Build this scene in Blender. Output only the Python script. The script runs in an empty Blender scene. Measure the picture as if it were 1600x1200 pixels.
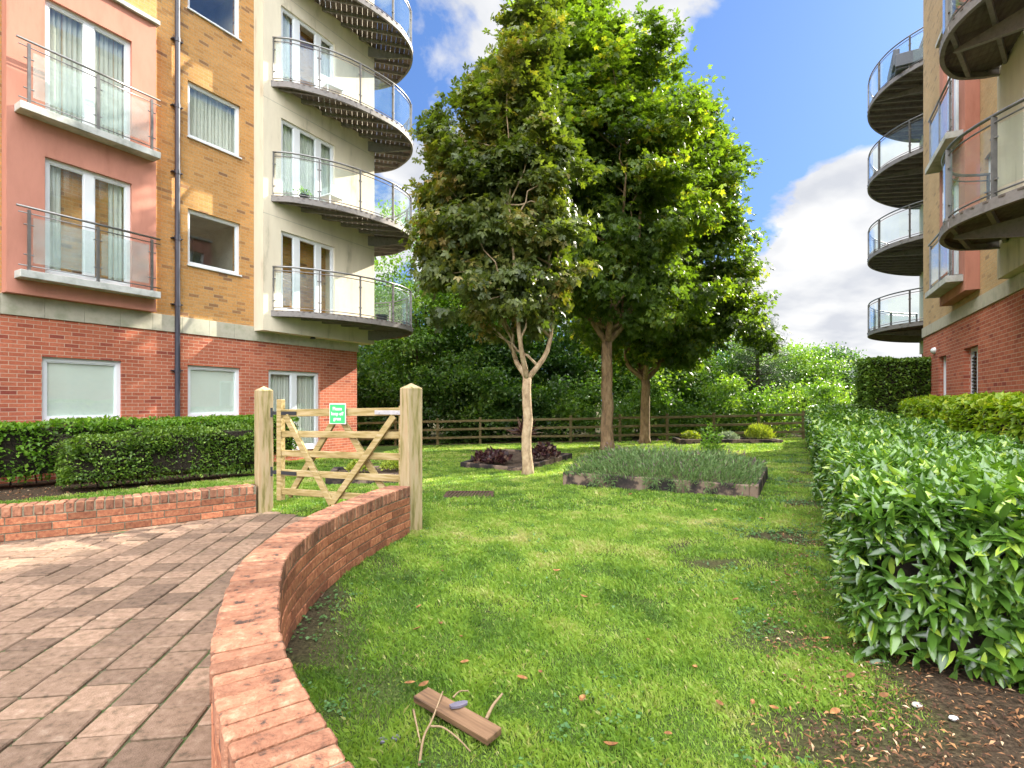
import bpy, math, random
import numpy as np
from math import radians as R, sin, cos, pi, atan2, sqrt
random.seed(7); rng = np.random.default_rng(7)
scene = bpy.context.scene
COL = scene.collection

# ------------------------------------------------------------------ camera, sky, sun, exposure
SUN_AZ, SUN_EL = 51.0, 32.5          # azimuth to the right of the view direction (+Y), elevation
cam = bpy.data.cameras.new('camera'); cam_o = bpy.data.objects.new('camera', cam); COL.objects.link(cam_o)
cam.sensor_width = 36; cam.lens = 18.45; cam.shift_y = 0.0175
cam.clip_start = 0.05; cam.clip_end = 3000
cam_o.location = (0, 0, 1.3); cam_o.rotation_euler = (R(90), 0, 0)
scene.camera = cam_o
scene.view_settings.view_transform = 'Standard'; scene.view_settings.look = 'None'
scene.view_settings.exposure = 1.6; scene.view_settings.gamma = 1; scene.view_settings.use_curve_mapping = False
scene.cycles.max_bounces = 8; scene.cycles.transparent_max_bounces = 12
scene.cycles.sample_clamp_indirect = 6

sun = bpy.data.lights.new('sun', 'SUN'); sun.energy = 5.0; sun.angle = R(0.6); sun.color = (1.0, .93, .80)
sun_o = bpy.data.objects.new('sun', sun); COL.objects.link(sun_o)
from mathutils import Vector, Matrix
sdir = Vector((sin(R(SUN_AZ))*cos(R(SUN_EL)), cos(R(SUN_AZ))*cos(R(SUN_EL)), sin(R(SUN_EL))))
sun_o.rotation_euler = sdir.to_track_quat('Z', 'Y').to_euler()
sun_o.location = (20, 20, 30)

def build_world():
    w = bpy.data.worlds.new('World'); scene.world = w; w.use_nodes = True
    nt = w.node_tree; N = nt.nodes; L = nt.links; N.clear()
    out = N.new('ShaderNodeOutputWorld'); bg = N.new('ShaderNodeBackground'); bg.inputs[1].default_value = 0.15
    sky = N.new('ShaderNodeTexSky'); sky.sky_type = 'NISHITA'; sky.sun_disc = False
    sky.sun_elevation = R(SUN_EL); sky.sun_rotation = R(SUN_AZ); sky.air_density = 1.0; sky.dust_density = 0.6; sky.ozone_density = 1.5
    tc = N.new('ShaderNodeTexCoord')
    sep = N.new('ShaderNodeSeparateXYZ'); L.new(tc.outputs['Generated'], sep.inputs[0])
    def math_(op, a, b=None, clamp=False):
        n = N.new('ShaderNodeMath'); n.operation = op; n.use_clamp = clamp
        for i, s in enumerate((a, b)):
            if s is None: continue
            if isinstance(s, (int, float)): n.inputs[i].default_value = s
            else: L.new(s, n.inputs[i])
        return n.outputs[0]
    zz = math_('ADD', math_('MAXIMUM', sep.outputs[2], 0.0), 0.28)
    px = math_('DIVIDE', sep.outputs[0], zz); py = math_('DIVIDE', sep.outputs[1], zz)
    cmb = N.new('ShaderNodeCombineXYZ'); L.new(px, cmb.inputs[0]); L.new(py, cmb.inputs[1]); cmb.inputs[2].default_value = 3.7
    n1 = N.new('ShaderNodeTexNoise'); n1.inputs['Scale'].default_value = 2.5; n1.inputs['Detail'].default_value = 9
    n1.inputs['Roughness'].default_value = .56; n1.inputs['Distortion'].default_value = .25
    L.new(cmb.outputs[0], n1.inputs['Vector'])
    def blob(dx, dy, dz, width, amp):       # more cloud around one direction of the sky
        d = Vector((dx, dy, dz)).normalized()
        n = N.new('ShaderNodeVectorMath'); n.operation = 'DOT_PRODUCT'; n.inputs[1].default_value = d
        L.new(tc.outputs['Generated'], n.inputs[0])
        mr = N.new('ShaderNodeMapRange'); mr.interpolation_type = 'SMOOTHSTEP'
        mr.inputs[1].default_value = cos(R(width)); mr.inputs[2].default_value = 1.0
        mr.inputs[3].default_value = 0; mr.inputs[4].default_value = amp
        L.new(n.outputs['Value'], mr.inputs[0]); return mr.outputs[0]
    val = n1.outputs['Fac']
    for b in [(.62, .82, .20, 26, .26), (-.15, .85, .30, 22, .20), (-.08, .8, .66, 14, .05), (.24, .82, .62, 12, .03),
              (.45, .82, .42, 17, -.24), (-.12, .82, .50, 9, -.12), (.8, .8, .6, 20, -.15), (.62, .82, .18, 17, .24), (.30, .82, .60, 9, -.02), (.55, .82, .27, 8, .1), (-.12, -.5, .86, 62, .5)]:  # last entry adds the unseen fill cloud overhead, behind the viewer
        val = math_('ADD', val, blob(*b))
    ramp = N.new('ShaderNodeValToRGB'); ramp.color_ramp.elements[0].position = .55; ramp.color_ramp.elements[1].position = .625
    L.new(val, ramp.inputs[0])
    # lit tops and greyer bodies of the clouds
    cmb2 = N.new('ShaderNodeVectorMath'); cmb2.operation = 'ADD'; cmb2.inputs[1].default_value = (.16, .0, .06); L.new(cmb.outputs[0], cmb2.inputs[0])
    n2 = N.new('ShaderNodeTexNoise'); n2.inputs['Scale'].default_value = 3.4; n2.inputs['Detail'].default_value = 6; L.new(cmb2.outputs[0], n2.inputs['Vector'])
    r2 = N.new('ShaderNodeValToRGB'); r2.color_ramp.elements[0].position = .40; r2.color_ramp.elements[1].position = .60
    r2.color_ramp.elements[0].color = (1.62, 1.68, 1.82, 1); r2.color_ramp.elements[1].color = (2.35, 2.35, 2.35, 1)
    L.new(n2.outputs['Fac'], r2.inputs[0])
    mix = N.new('ShaderNodeMix'); mix.data_type = 'RGBA'
    tint = N.new('ShaderNodeMix'); tint.data_type = 'RGBA'; tint.blend_type = 'MULTIPLY'; tint.inputs[0].default_value = 1
    tint.inputs[7].default_value = (.31, .51, .92, 1)
    gm = N.new('ShaderNodeGamma'); gm.inputs[1].default_value = .5; L.new(sky.outputs[0], gm.inputs[0]); L.new(gm.outputs[0], tint.inputs[6])
    # added fill light: an unseen high cloud behind the viewer, brightened far above the rest
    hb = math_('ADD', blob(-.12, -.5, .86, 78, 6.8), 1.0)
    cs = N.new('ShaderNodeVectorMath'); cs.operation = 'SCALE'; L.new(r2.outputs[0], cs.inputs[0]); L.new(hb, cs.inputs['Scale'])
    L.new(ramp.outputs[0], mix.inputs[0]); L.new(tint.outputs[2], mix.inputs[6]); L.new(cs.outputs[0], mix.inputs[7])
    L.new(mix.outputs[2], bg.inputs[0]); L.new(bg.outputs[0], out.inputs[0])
build_world()

# ------------------------------------------------------------------ materials
MAT = {}  # name -> material
def new_mat(name):
    m = bpy.data.materials.new(name); m.use_nodes = True; nt = m.node_tree
    for n in list(nt.nodes):
        if n.type != 'OUTPUT_MATERIAL': nt.nodes.remove(n)
    out = [n for n in nt.nodes if n.type == 'OUTPUT_MATERIAL'][0]
    MAT[name] = m
    return m, nt, nt.nodes, nt.links, out
def c4(c): return (c[0], c[1], c[2], 1)
def ramp_node(N, stops):
    r = N.new('ShaderNodeValToRGB'); els = r.color_ramp.elements
    while len(els) < len(stops): els.new(.5)
    for e, (p, c) in zip(els, stops): e.position = p; e.color = c4(c)
    return r
def surf(name, cols, scale=8, rough=.7, bump=.15, bscale=60, detail=6, tone=0.0, spec=.4, metal=0, stretch=None, stops=None, bdist=.004, coat=0):
    """noise coloured surface; tone = strength of the per-piece variation attribute"""
    m, nt, N, L, out = new_mat(name)
    p = N.new('ShaderNodeBsdfPrincipled'); L.new(p.outputs[0], out.inputs[0])
    tc = N.new('ShaderNodeTexCoord'); vec = tc.outputs['Object']
    if stretch:
        mp = N.new('ShaderNodeMapping'); mp.inputs['Scale'].default_value = stretch; L.new(vec, mp.inputs[0]); vec = mp.outputs[0]
    n = N.new('ShaderNodeTexNoise'); n.inputs['Scale'].default_value = scale; n.inputs['Detail'].default_value = detail; n.inputs['Roughness'].default_value = .62
    L.new(vec, n.inputs['Vector'])
    if stops is None: stops = [(.3 + .4*i/max(1, len(cols)-1)) for i in range(len(cols))]
    r = ramp_node(N, list(zip(stops, cols))); L.new(n.outputs['Fac'], r.inputs[0])
    col = r.outputs[0]
    if tone:
        a = N.new('ShaderNodeAttribute'); a.attribute_name = 'tone'
        mr = N.new('ShaderNodeMapRange'); mr.inputs[3].default_value = 1-tone; mr.inputs[4].default_value = 1+tone; L.new(a.outputs['Fac'], mr.inputs[0])
        vm = N.new('ShaderNodeVectorMath'); vm.operation = 'SCALE'; L.new(col, vm.inputs[0]); L.new(mr.outputs[0], vm.inputs['Scale']); col = vm.outputs[0]
    L.new(col, p.inputs['Base Color'])
    p.inputs['Roughness'].default_value = rough; p.inputs['Specular IOR Level'].default_value = spec; p.inputs['Metallic'].default_value = metal
    if coat: p.inputs['Coat Weight'].default_value = coat
    if bump:
        nb = N.new('ShaderNodeTexNoise'); nb.inputs['Scale'].default_value = bscale; nb.inputs['Detail'].default_value = 5; L.new(vec, nb.inputs['Vector'])
        b = N.new('ShaderNodeBump'); b.inputs['Strength'].default_value = bump; b.inputs['Distance'].default_value = bdist
        L.new(nb.outputs['Fac'], b.inputs['Height']); L.new(b.outputs[0], p.inputs['Normal'])
    return m

def brick_mat(name, c1, c2, mortar, dark, hue=.0):
    m, nt, N, L, out = new_mat(name)
    p = N.new('ShaderNodeBsdfPrincipled'); L.new(p.outputs[0], out.inputs[0]); p.inputs['Roughness'].default_value = .85; p.inputs['Specular IOR Level'].default_value = .25
    tc = N.new('ShaderNodeTexCoord'); s = N.new('ShaderNodeSeparateXYZ'); L.new(tc.outputs['Object'], s.inputs[0])
    ad = N.new('ShaderNodeMath'); ad.operation = 'ADD'; L.new(s.outputs[0], ad.inputs[0]); L.new(s.outputs[1], ad.inputs[1])
    cb = N.new('ShaderNodeCombineXYZ'); L.new(ad.outputs[0], cb.inputs[0]); L.new(s.outputs[2], cb.inputs[1])
    b = N.new('ShaderNodeTexBrick'); b.inputs['Scale'].default_value = 1; b.inputs['Brick Width'].default_value = .225; b.inputs['Row Height'].default_value = .075
    b.inputs['Mortar Size'].default_value = .006; b.inputs['Mortar Smooth'].default_value = .15; b.offset = .5
    b.inputs['Color1'].default_value = (0, 0, 0, 1); b.inputs['Color2'].default_value = (1, 1, 1, 1); b.inputs['Mortar'].default_value = (.5, .5, .5, 1)
    L.new(cb.outputs[0], b.inputs['Vector'])
    r = ramp_node(N, [(0, dark), (.13, c1), (.6, c2), (1, c1)]); L.new(b.outputs['Color'], r.inputs[0])
    n = N.new('ShaderNodeTexNoise'); n.inputs['Scale'].default_value = 26; n.inputs['Detail'].default_value = 6; L.new(tc.outputs['Object'], n.inputs['Vector'])
    n3 = N.new('ShaderNodeTexNoise'); n3.inputs['Scale'].default_value = .9; n3.inputs['Detail'].default_value = 4; L.new(tc.outputs['Object'], n3.inputs['Vector'])
    sm = N.new('ShaderNodeMath'); sm.operation = 'ADD'; L.new(n.outputs['Fac'], sm.inputs[0]); L.new(n3.outputs['Fac'], sm.inputs[1])
    mr = N.new('ShaderNodeMapRange'); mr.inputs[1].default_value = .6; mr.inputs[2].default_value = 1.4; mr.inputs[3].default_value = .68; mr.inputs[4].default_value = 1.3; L.new(sm.outputs[0], mr.inputs[0])
    vm = N.new('ShaderNodeVectorMath'); vm.operation = 'SCALE'; L.new(r.outputs[0], vm.inputs[0]); L.new(mr.outputs[0], vm.inputs['Scale'])
    mx = N.new('ShaderNodeMix'); mx.data_type = 'RGBA'; L.new(b.outputs['Fac'], mx.inputs[0]); L.new(vm.outputs[0], mx.inputs[6]); mx.inputs[7].default_value = c4(mortar)
    L.new(mx.outputs[2], p.inputs['Base Color'])
    inv = N.new('ShaderNodeMath'); inv.operation = 'MULTIPLY_ADD'; inv.inputs[1].default_value = -1.0; inv.inputs[2].default_value = 1.0; L.new(b.outputs['Fac'], inv.inputs[0])
    ad2 = N.new('ShaderNodeMath'); ad2.operation = 'MULTIPLY_ADD'; ad2.inputs[1].default_value = .25; L.new(n.outputs['Fac'], ad2.inputs[0]); L.new(inv.outputs[0], ad2.inputs[2])
    bp = N.new('ShaderNodeBump'); bp.inputs['Strength'].default_value = .7; bp.inputs['Distance'].default_value = .008; L.new(ad2.outputs[0], bp.inputs['Height']); L.new(bp.outputs[0], p.inputs['Normal'])
    return m

def leaf_mat(name, stops, rough=.45, trans=.45, spec=.4, tcol=(1.25, 1.35, .5), patch=None, pscale=.8):
    m, nt, N, L, out = new_mat(name)
    a = N.new('ShaderNodeAttribute'); a.attribute_name = 'tone'
    fac = a.outputs['Fac']
    if patch:
        tc = N.new('ShaderNodeTexCoord'); n = N.new('ShaderNodeTexNoise'); n.inputs['Scale'].default_value = pscale; n.inputs['Detail'].default_value = 3; L.new(tc.outputs['Object'], n.inputs['Vector'])
        ma = N.new('ShaderNodeMath'); ma.operation = 'MULTIPLY_ADD'; ma.inputs[1].default_value = patch; L.new(n.outputs['Fac'], ma.inputs[0])
        mb = N.new('ShaderNodeMath'); mb.operation = 'SUBTRACT'; mb.inputs[1].default_value = patch*.5; L.new(fac, mb.inputs[0]); L.new(mb.outputs[0], ma.inputs[2]); fac = ma.outputs[0]
    r = ramp_node(N, stops); L.new(fac, r.inputs[0])
    p = N.new('ShaderNodeBsdfPrincipled'); p.inputs['Roughness'].default_value = rough; p.inputs['Specular IOR Level'].default_value = spec
    L.new(r.outputs[0], p.inputs['Base Color'])
    t = N.new('ShaderNodeBsdfTranslucent'); vm = N.new('ShaderNodeVectorMath'); vm.operation = 'MULTIPLY'; vm.inputs[1].default_value = tcol
    L.new(r.outputs[0], vm.inputs[0]); L.new(vm.outputs[0], t.inputs[0])
    mx = N.new('ShaderNodeMixShader'); mx.inputs[0].default_value = trans; L.new(p.outputs[0], mx.inputs[1]); L.new(t.outputs[0], mx.inputs[2]); L.new(mx.outputs[0], out.inputs[0])
    return m

def glass_mat(name, tint=(.85, .93, .92), refl=.25, rough=.02, frost=0.0):
    m, nt, N, L, out = new_mat(name)
    tr = N.new('ShaderNodeBsdfTransparent'); tr.inputs[0].default_value = c4(tint)
    g = N.new('ShaderNodeBsdfGlossy'); g.inputs['Roughness'].default_value = rough; g.inputs[0].default_value = (.9, .95, 1, 1)
    lw = N.new('ShaderNodeLayerWeight'); lw.inputs[0].default_value = .5          # Schlick reflectance, the same on both sides of the sheet
    pw = N.new('ShaderNodeMath'); pw.operation = 'POWER'; pw.inputs[1].default_value = 5; L.new(lw.outputs['Facing'], pw.inputs[0])
    ad = N.new('ShaderNodeMath'); ad.operation = 'MULTIPLY_ADD'; ad.use_clamp = True; ad.inputs[1].default_value = .9; ad.inputs[2].default_value = refl; L.new(pw.outputs[0], ad.inputs[0])
    mx = N.new('ShaderNodeMixShader'); L.new(ad.outputs[0], mx.inputs[0]); L.new(tr.outputs[0], mx.inputs[1]); L.new(g.outputs[0], mx.inputs[2])
    last = mx.outputs[0]
    if frost:
        d = N.new('ShaderNodeBsdfDiffuse'); d.inputs[0].default_value = (.7, .8, .78, 1)
        tc = N.new('ShaderNodeTexCoord'); n = N.new('ShaderNodeTexNoise'); n.inputs['Scale'].default_value = 5; n.inputs['Detail'].default_value = 5; L.new(tc.outputs['Object'], n.inputs['Vector'])
        mu = N.new('ShaderNodeMath'); mu.operation = 'MULTIPLY'; mu.inputs[1].default_value = frost*2; L.new(n.outputs['Fac'], mu.inputs[0])
        m2 = N.new('ShaderNodeMixShader'); L.new(mu.outputs[0], m2.inputs[0]); L.new(last, m2.inputs[1]); L.new(d.outputs[0], m2.inputs[2]); last = m2.outputs[0]
    L.new(last, out.inputs[0]); return m

brick_mat('red_brick', (.40, .105, .055), (.50, .15, .08), (.52, .34, .24), (.27, .06, .04))
brick_mat('buff_brick', (.50, .245, .075), (.57, .30, .105), (.46, .32, .17), (.25, .13, .07))
brick_mat('buff_brick_pale', (.52, .34, .17), (.56, .38, .20), (.48, .36, .22), (.34, .23, .13))
surf('stone_band', [(.40, .36, .27), (.50, .46, .36), (.36, .35, .25)], scale=3, rough=.85, bump=.1, bscale=90)
surf('cream_render', [(.40, .35, .23), (.70, .61, .46), (.76, .67, .51), (.66, .58, .43)], scale=2.6, rough=.9, bump=.2, bscale=220, stretch=(1, 1, .22), stops=[.28, .42, .6, .75])
surf('pink_render', [(.42, .17, .115), (.50, .215, .15), (.55, .24, .17), (.51, .22, .15)], scale=3.5, rough=.92, bump=.4, bscale=260, stretch=(1, 1, .3), stops=[.27, .42, .6, .75])
surf('concrete_sill', [(.30, .31, .27), (.50, .50, .46), (.60, .60, .56)], scale=4, rough=.85, bump=.25, bscale=90)
surf('upvc', [(.74, .75, .76), (.80, .81, .82)], scale=2, rough=.3, bump=0, spec=.5)
surf('grey_metal', [(.13, .125, .12), (.20, .19, .18), (.16, .15, .145)], scale=6, rough=.55, bump=.05, metal=.3)
surf('fascia_metal', [(.15, .135, .125), (.25, .225, .21), (.19, .17, .155)], scale=7, rough=.6, bump=.05, metal=.15)
surf('rail_metal', [(.20, .195, .19), (.30, .29, .28)], scale=9, rough=.35, bump=0, metal=.75)
surf('deck_wood', [(.10, .075, .06), (.17, .135, .11)], scale=12, rough=.85, bump=.2, tone=.25, stretch=(.3, 2, 2))
surf('pipe_plastic', [(.035, .035, .05), (.05, .05, .065)], scale=6, rough=.35, bump=0, spec=.5)
surf('interior', [(.34, .32, .27), (.46, .44, .38)], scale=2, rough=.9, bump=0)
surf('blind', [(.70, .74, .66), (.80, .83, .75)], scale=1.2, rough=.9, bump=0)
surf('curtain', [(.45, .46, .40), (.80, .80, .73)], scale=14, rough=.9, bump=0, stretch=(1, 1, .02))
surf('roofing', [(.12, .12, .12), (.18, .18, .18)], scale=5)
glass_mat('window_glass', (.97, .99, .98), refl=.09)
glass_mat('rail_glass', (.95, .99, .98), refl=.03, frost=.03)
glass_mat('frosted_glass', (.94, .98, .97), refl=.04, frost=.13)
surf('wall_brick', [(.13, .05, .03), (.31, .11, .055), (.42, .165, .08), (.46, .27, .15)], scale=34, rough=.9, bump=.8, bscale=120, tone=.38, stops=[.28, .42, .58, .74], bdist=.005)
surf('coping_brick', [(.075, .048, .035), (.29, .125, .07), (.37, .17, .097), (.43, .26, .16)], scale=24, rough=.92, bump=1, bscale=110, tone=.38, stops=[.33, .43, .58, .70], bdist=.006)
surf('mortar', [(.13, .115, .075), (.25, .22, .15), (.12, .125, .065)], scale=30, rough=.95, bump=.5)
surf('paver', [(.08, .057, .036), (.175, .112, .073), (.22, .145, .10), (.29, .22, .155)], scale=22, rough=.9, bump=.8, bscale=170, tone=.36, stops=[.28, .45, .6, .78], bdist=.005)
surf('joint_sand', [(.03, .05, .010), (.08, .075, .04), (.04, .07, .015), (.10, .09, .05)], scale=9, rough=1, bump=.8, bscale=150)
surf('post_wood', [(.10, .10, .02), (.27, .22, .085), (.40, .31, .18), (.36, .23, .11)], scale=7, rough=.8, bump=.35, bscale=20, stretch=(3, 3, .35), stops=[.3, .42, .55, .75])
surf('gate_wood', [(.17, .125, .03), (.34, .25, .10), (.46, .36, .20)], scale=6, rough=.8, bump=.3, bscale=20, stretch=(.7, 6, 6))
surf('fence_wood', [(.07, .065, .025), (.14, .11, .045), (.19, .15, .08)], scale=5, rough=.85, bump=.3, bscale=30)
surf('sleeper_wood', [(.02, .016, .015), (.06, .043, .035), (.20, .14, .10), (.27, .20, .15)], scale=3.2, rough=.9, bump=.8, bscale=40, stops=[.42, .50, .56, .75])
surf('soil', [(.030, .020, .013), (.075, .05, .032), (.13, .08, .05)], scale=12, rough=1, bump=1, bscale=60, bdist=.02)
surf('plank_wood', [(.06, .035, .02), (.18, .10, .052), (.26, .155, .085)], scale=9, rough=.75, bump=.3, bscale=30, stretch=(.35, 5, 5), stops=[.3, .5, .7])
surf('slate', [(.12, .11, .15), (.20, .18, .23)], scale=20, rough=.5, bump=.3)
surf('twig', [(.20, .13, .07), (.36, .26, .15)], scale=20, rough=.9)
surf('bark_pale', [(.20, .13, .07), (.42, .30, .18), (.54, .42, .27)], scale=7, rough=.9, bump=.8, bscale=22, stretch=(1.3, 1.3, .8), bdist=.012)
surf('bark', [(.10, .07, .04), (.26, .17, .09), (.38, .27, .16)], scale=6, rough=.95, bump=.9, bscale=18, stretch=(1.5, 1.5, .6), bdist=.02)
surf('bark_dark', [(.035, .028, .02), (.09, .07, .05)], scale=6, rough=.95, bump=.6)
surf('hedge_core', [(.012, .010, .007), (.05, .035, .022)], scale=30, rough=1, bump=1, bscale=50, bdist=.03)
surf('grate_iron', [(.05, .028, .02), (.11, .06, .045)], scale=20, rough=.8, bump=.4, metal=.3)
surf('sign_green', [(.05, .46, .14), (.06, .50, .16)], scale=2, rough=.35, bump=0)
surf('sign_white', [(.80, .82, .78), (.85, .86, .83)], scale=2, rough=.4, bump=0)
surf('galvanised', [(.50, .48, .48), (.62, .60, .60)], scale=30, rough=.4, bump=.05, metal=.5)
surf('white_plastic', [(.78, .78, .76), (.84, .84, .82)], scale=3, rough=.35, bump=0)
surf('dark_pot', [(.02, .022, .025), (.035, .037, .04)], scale=4, rough=.5)
surf('louvre', [(.05, .045, .04), (.085, .075, .065)], scale=4, rough=.6)
surf('dead_leaf', [(.09, .04, .018), (.23, .10, .032), (.40, .23, .09)], scale=25, rough=.8, bump=.2, tone=.3)
surf('pebble', [(.5, .45, .38), (.65, .62, .56)], scale=15, rough=.8)
surf('grey_fabric', [(.12, .13, .15), (.17, .18, .2)], scale=40, rough=.9)

# ground: turf with bare, mossy and worn places
def ground_mat():
    m, nt, N, L, out = new_mat('turf')
    p = N.new('ShaderNodeBsdfPrincipled'); L.new(p.outputs[0], out.inputs[0]); p.inputs['Roughness'].default_value = 1; p.inputs['Specular IOR Level'].default_value = .1
    tc = N.new('ShaderNodeTexCoord')
    n1 = N.new('ShaderNodeTexNoise'); n1.inputs['Scale'].default_value = 1.7; n1.inputs['Detail'].default_value = 8; L.new(tc.outputs['Object'], n1.inputs['Vector'])
    n2 = N.new('ShaderNodeTexNoise'); n2.inputs['Scale'].default_value = 55; n2.inputs['Detail'].default_value = 5; L.new(tc.outputs['Object'], n2.inputs['Vector'])
    r1 = ramp_node(N, [(.35, (.030, .045, .012)), (.55, (.055, .11, .016)), (.7, (.085, .15, .024))]); L.new(n1.outputs['Fac'], r1.inputs[0])
    r2 = ramp_node(N, [(.36, (.045, .034, .02)), (.5, (.06, .10, .018)), (.66, (.14, .20, .04))]); L.new(n2.outputs['Fac'], r2.inputs[0])
    mx = N.new('ShaderNodeMix'); mx.data_type = 'RGBA'; mx.inputs[0].default_value = .5; L.new(r1.outputs[0], mx.inputs[6]); L.new(r2.outputs[0], mx.inputs[7])
    a = N.new('ShaderNodeAttribute'); a.attribute_name = 'tone'      # bare earth
    r3 = ramp_node(N, [(.3, (.030, .022, .015)), (.7, (.10, .07, .045))]); L.new(n2.outputs['Fac'], r3.inputs[0])
    mx2 = N.new('ShaderNodeMix'); mx2.data_type = 'RGBA'; L.new(a.outputs['Fac'], mx2.inputs[0]); L.new(mx.outputs[2], mx2.inputs[6]); L.new(r3.outputs[0], mx2.inputs[7])
    L.new(mx2.outputs[2], p.inputs['Base Color'])
    b = N.new('ShaderNodeBump'); b.inputs['Strength'].default_value = 1; b.inputs['Distance'].default_value = .02; L.new(n2.outputs['Fac'], b.inputs['Height']); L.new(b.outputs[0], p.inputs['Normal'])
ground_mat()
leaf_mat('grass', [(0, (.065, .13, .026)), (.35, (.165, .295, .040)), (.7, (.31, .44, .068)), (1, (.50, .47, .20))], rough=.5, trans=.4, spec=.3, tcol=(1.2, 1.25, .5), patch=1.5, pscale=1.9)
leaf_mat('weed_leaf', [(0, (.05, .13, .04)), (1, (.12, .24, .07))], rough=.4, trans=.25)
leaf_mat('tree_leaf_olive', [(0, (.045, .065, .018)), (.4, (.085, .115, .026)), (.7, (.15, .17, .038)), (1, (.34, .23, .08))], rough=.42, trans=.42, tcol=(1.5, 1.7, .35), patch=.8, pscale=.7)
leaf_mat('tree_leaf_green', [(0, (.040, .070, .016)), (.4, (.075, .13, .022)), (.75, (.15, .22, .032)), (1, (.38, .33, .06))], rough=.42, trans=.55, tcol=(1.75, 1.8, .35), patch=.8, pscale=.6)
leaf_mat('wood_leaf', [(0, (.025, .06, .014)), (.5, (.05, .11, .022)), (1, (.12, .20, .035))], rough=.4, trans=.45, tcol=(1.6, 1.8, .35), patch=.8, pscale=.5)
leaf_mat('wood_leaf_light', [(0, (.06, .13, .025)), (.5, (.12, .23, .04)), (1, (.26, .35, .08))], rough=.4, trans=.45, tcol=(1.5, 1.6, .35), patch=.7, pscale=.5)  # light green leaf, also carrying painted-in sunshine for the sunlit woodland
leaf_mat('laurel_leaf', [(0, (.035, .085, .012)), (.45, (.082, .175, .024)), (.85, (.18, .31, .035)), (1, (.34, .46, .06))], rough=.24, trans=.22, spec=.8, tcol=(1.6, 1.9, .3))
leaf_mat('bright_hedge_leaf', [(0, (.10, .18, .012)), (.5, (.22, .34, .02)), (1, (.50, .52, .05))], rough=.35, trans=.4, tcol=(1.4, 1.5, .3), patch=.5, pscale=1.5)
leaf_mat('dark_hedge_leaf', [(0, (.04, .085, .010)), (.5, (.10, .185, .02)), (1, (.25, .36, .05))], rough=.38, trans=.3, tcol=(1.5, 1.7, .3), patch=.5, pscale=1.6)
leaf_mat('fresh_hedge_leaf', [(0, (.06, .13, .012)), (.5, (.13, .26, .022)), (1, (.27, .43, .05))], rough=.38, trans=.4, tcol=(1.4, 1.6, .3), patch=.5, pscale=2)
leaf_mat('lavender_leaf', [(0, (.06, .11, .035)), (.5, (.14, .24, .075)), (.85, (.25, .35, .14)), (1, (.20, .12, .15))], rough=.6, trans=.3, tcol=(1.2, 1.4, .6), patch=.6, pscale=1.4)
leaf_mat('purple_leaf', [(0, (.03, .014, .016)), (.6, (.075, .03, .035)), (1, (.22, .14, .09))], rough=.4, trans=.3, tcol=(1.5, .7, .7))
leaf_mat('lime_leaf', [(0, (.16, .24, .03)), (1, (.42, .48, .07))], rough=.45, trans=.4, tcol=(1.3, 1.3, .3))
leaf_mat('silver_leaf', [(0, (.20, .27, .16)), (1, (.42, .48, .34))], rough=.6, trans=.2, tcol=(1, 1.1, .7))
leaf_mat('litter_leaf', [(0, (.05, .025, .015)), (.5, (.20, .09, .04)), (.85, (.40, .20, .08)), (1, (.6, .48, .32))], rough=.8, trans=.1, tcol=(1.2, .9, .5))
leaf_mat('pine_leaf', [(0, (.03, .06, .03)), (1, (.09, .14, .06))], rough=.5, trans=.15, tcol=(1.2, 1.4, .5))

# ------------------------------------------------------------------ helpers
def tag(o, label=None, cat=None, group=None, kind=None):
    if label: o['label'] = label
    if cat: o['category'] = cat
    if group: o['group'] = group
    if kind: o['kind'] = kind
    return o
def empty(name, loc, label=None, cat=None, group=None, rz=0):
    o = bpy.data.objects.new(name, None); COL.objects.link(o); o.location = loc; o.rotation_euler = (0, 0, rz); o.empty_display_size = .2
    return tag(o, label, cat, group)
def finish(name, me, mat, parent=None, loc=None, smooth=False):
    if isinstance(mat, str): mat = MAT[mat]
    me.materials.append(mat)
    if smooth: me.polygons.foreach_set('use_smooth', [True]*len(me.polygons))
    o = bpy.data.objects.new(name, me); COL.objects.link(o)
    if parent is not None: o.parent = parent
    if loc is not None: o.location = loc
    return o
def copy_tree(o, parent=None):
    c = o.copy(); COL.objects.link(c)
    if parent is not None: c.parent = parent
    for ch in o.children: copy_tree(ch, c)
    return c
def arr_mesh(name, V, F, tone=None):
    """fast mesh from numpy arrays, all faces with the same corner count; tone per vertex"""
    me = bpy.data.meshes.new(name); V = np.ascontiguousarray(V, dtype=np.float32); F = np.ascontiguousarray(F, dtype=np.int32)
    k = F.shape[1]
    me.vertices.add(len(V)); me.vertices.foreach_set('co', V.ravel())
    me.loops.add(F.size); me.loops.foreach_set('vertex_index', F.ravel())
    me.polygons.add(len(F)); me.polygons.foreach_set('loop_start', np.arange(0, F.size, k, dtype=np.int32))
    me.update(calc_edges=True)
    if tone is not None:
        a = me.attributes.new('tone', 'FLOAT', 'POINT'); a.data.foreach_set('value', np.ascontiguousarray(tone, dtype=np.float32))
    return me

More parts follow.
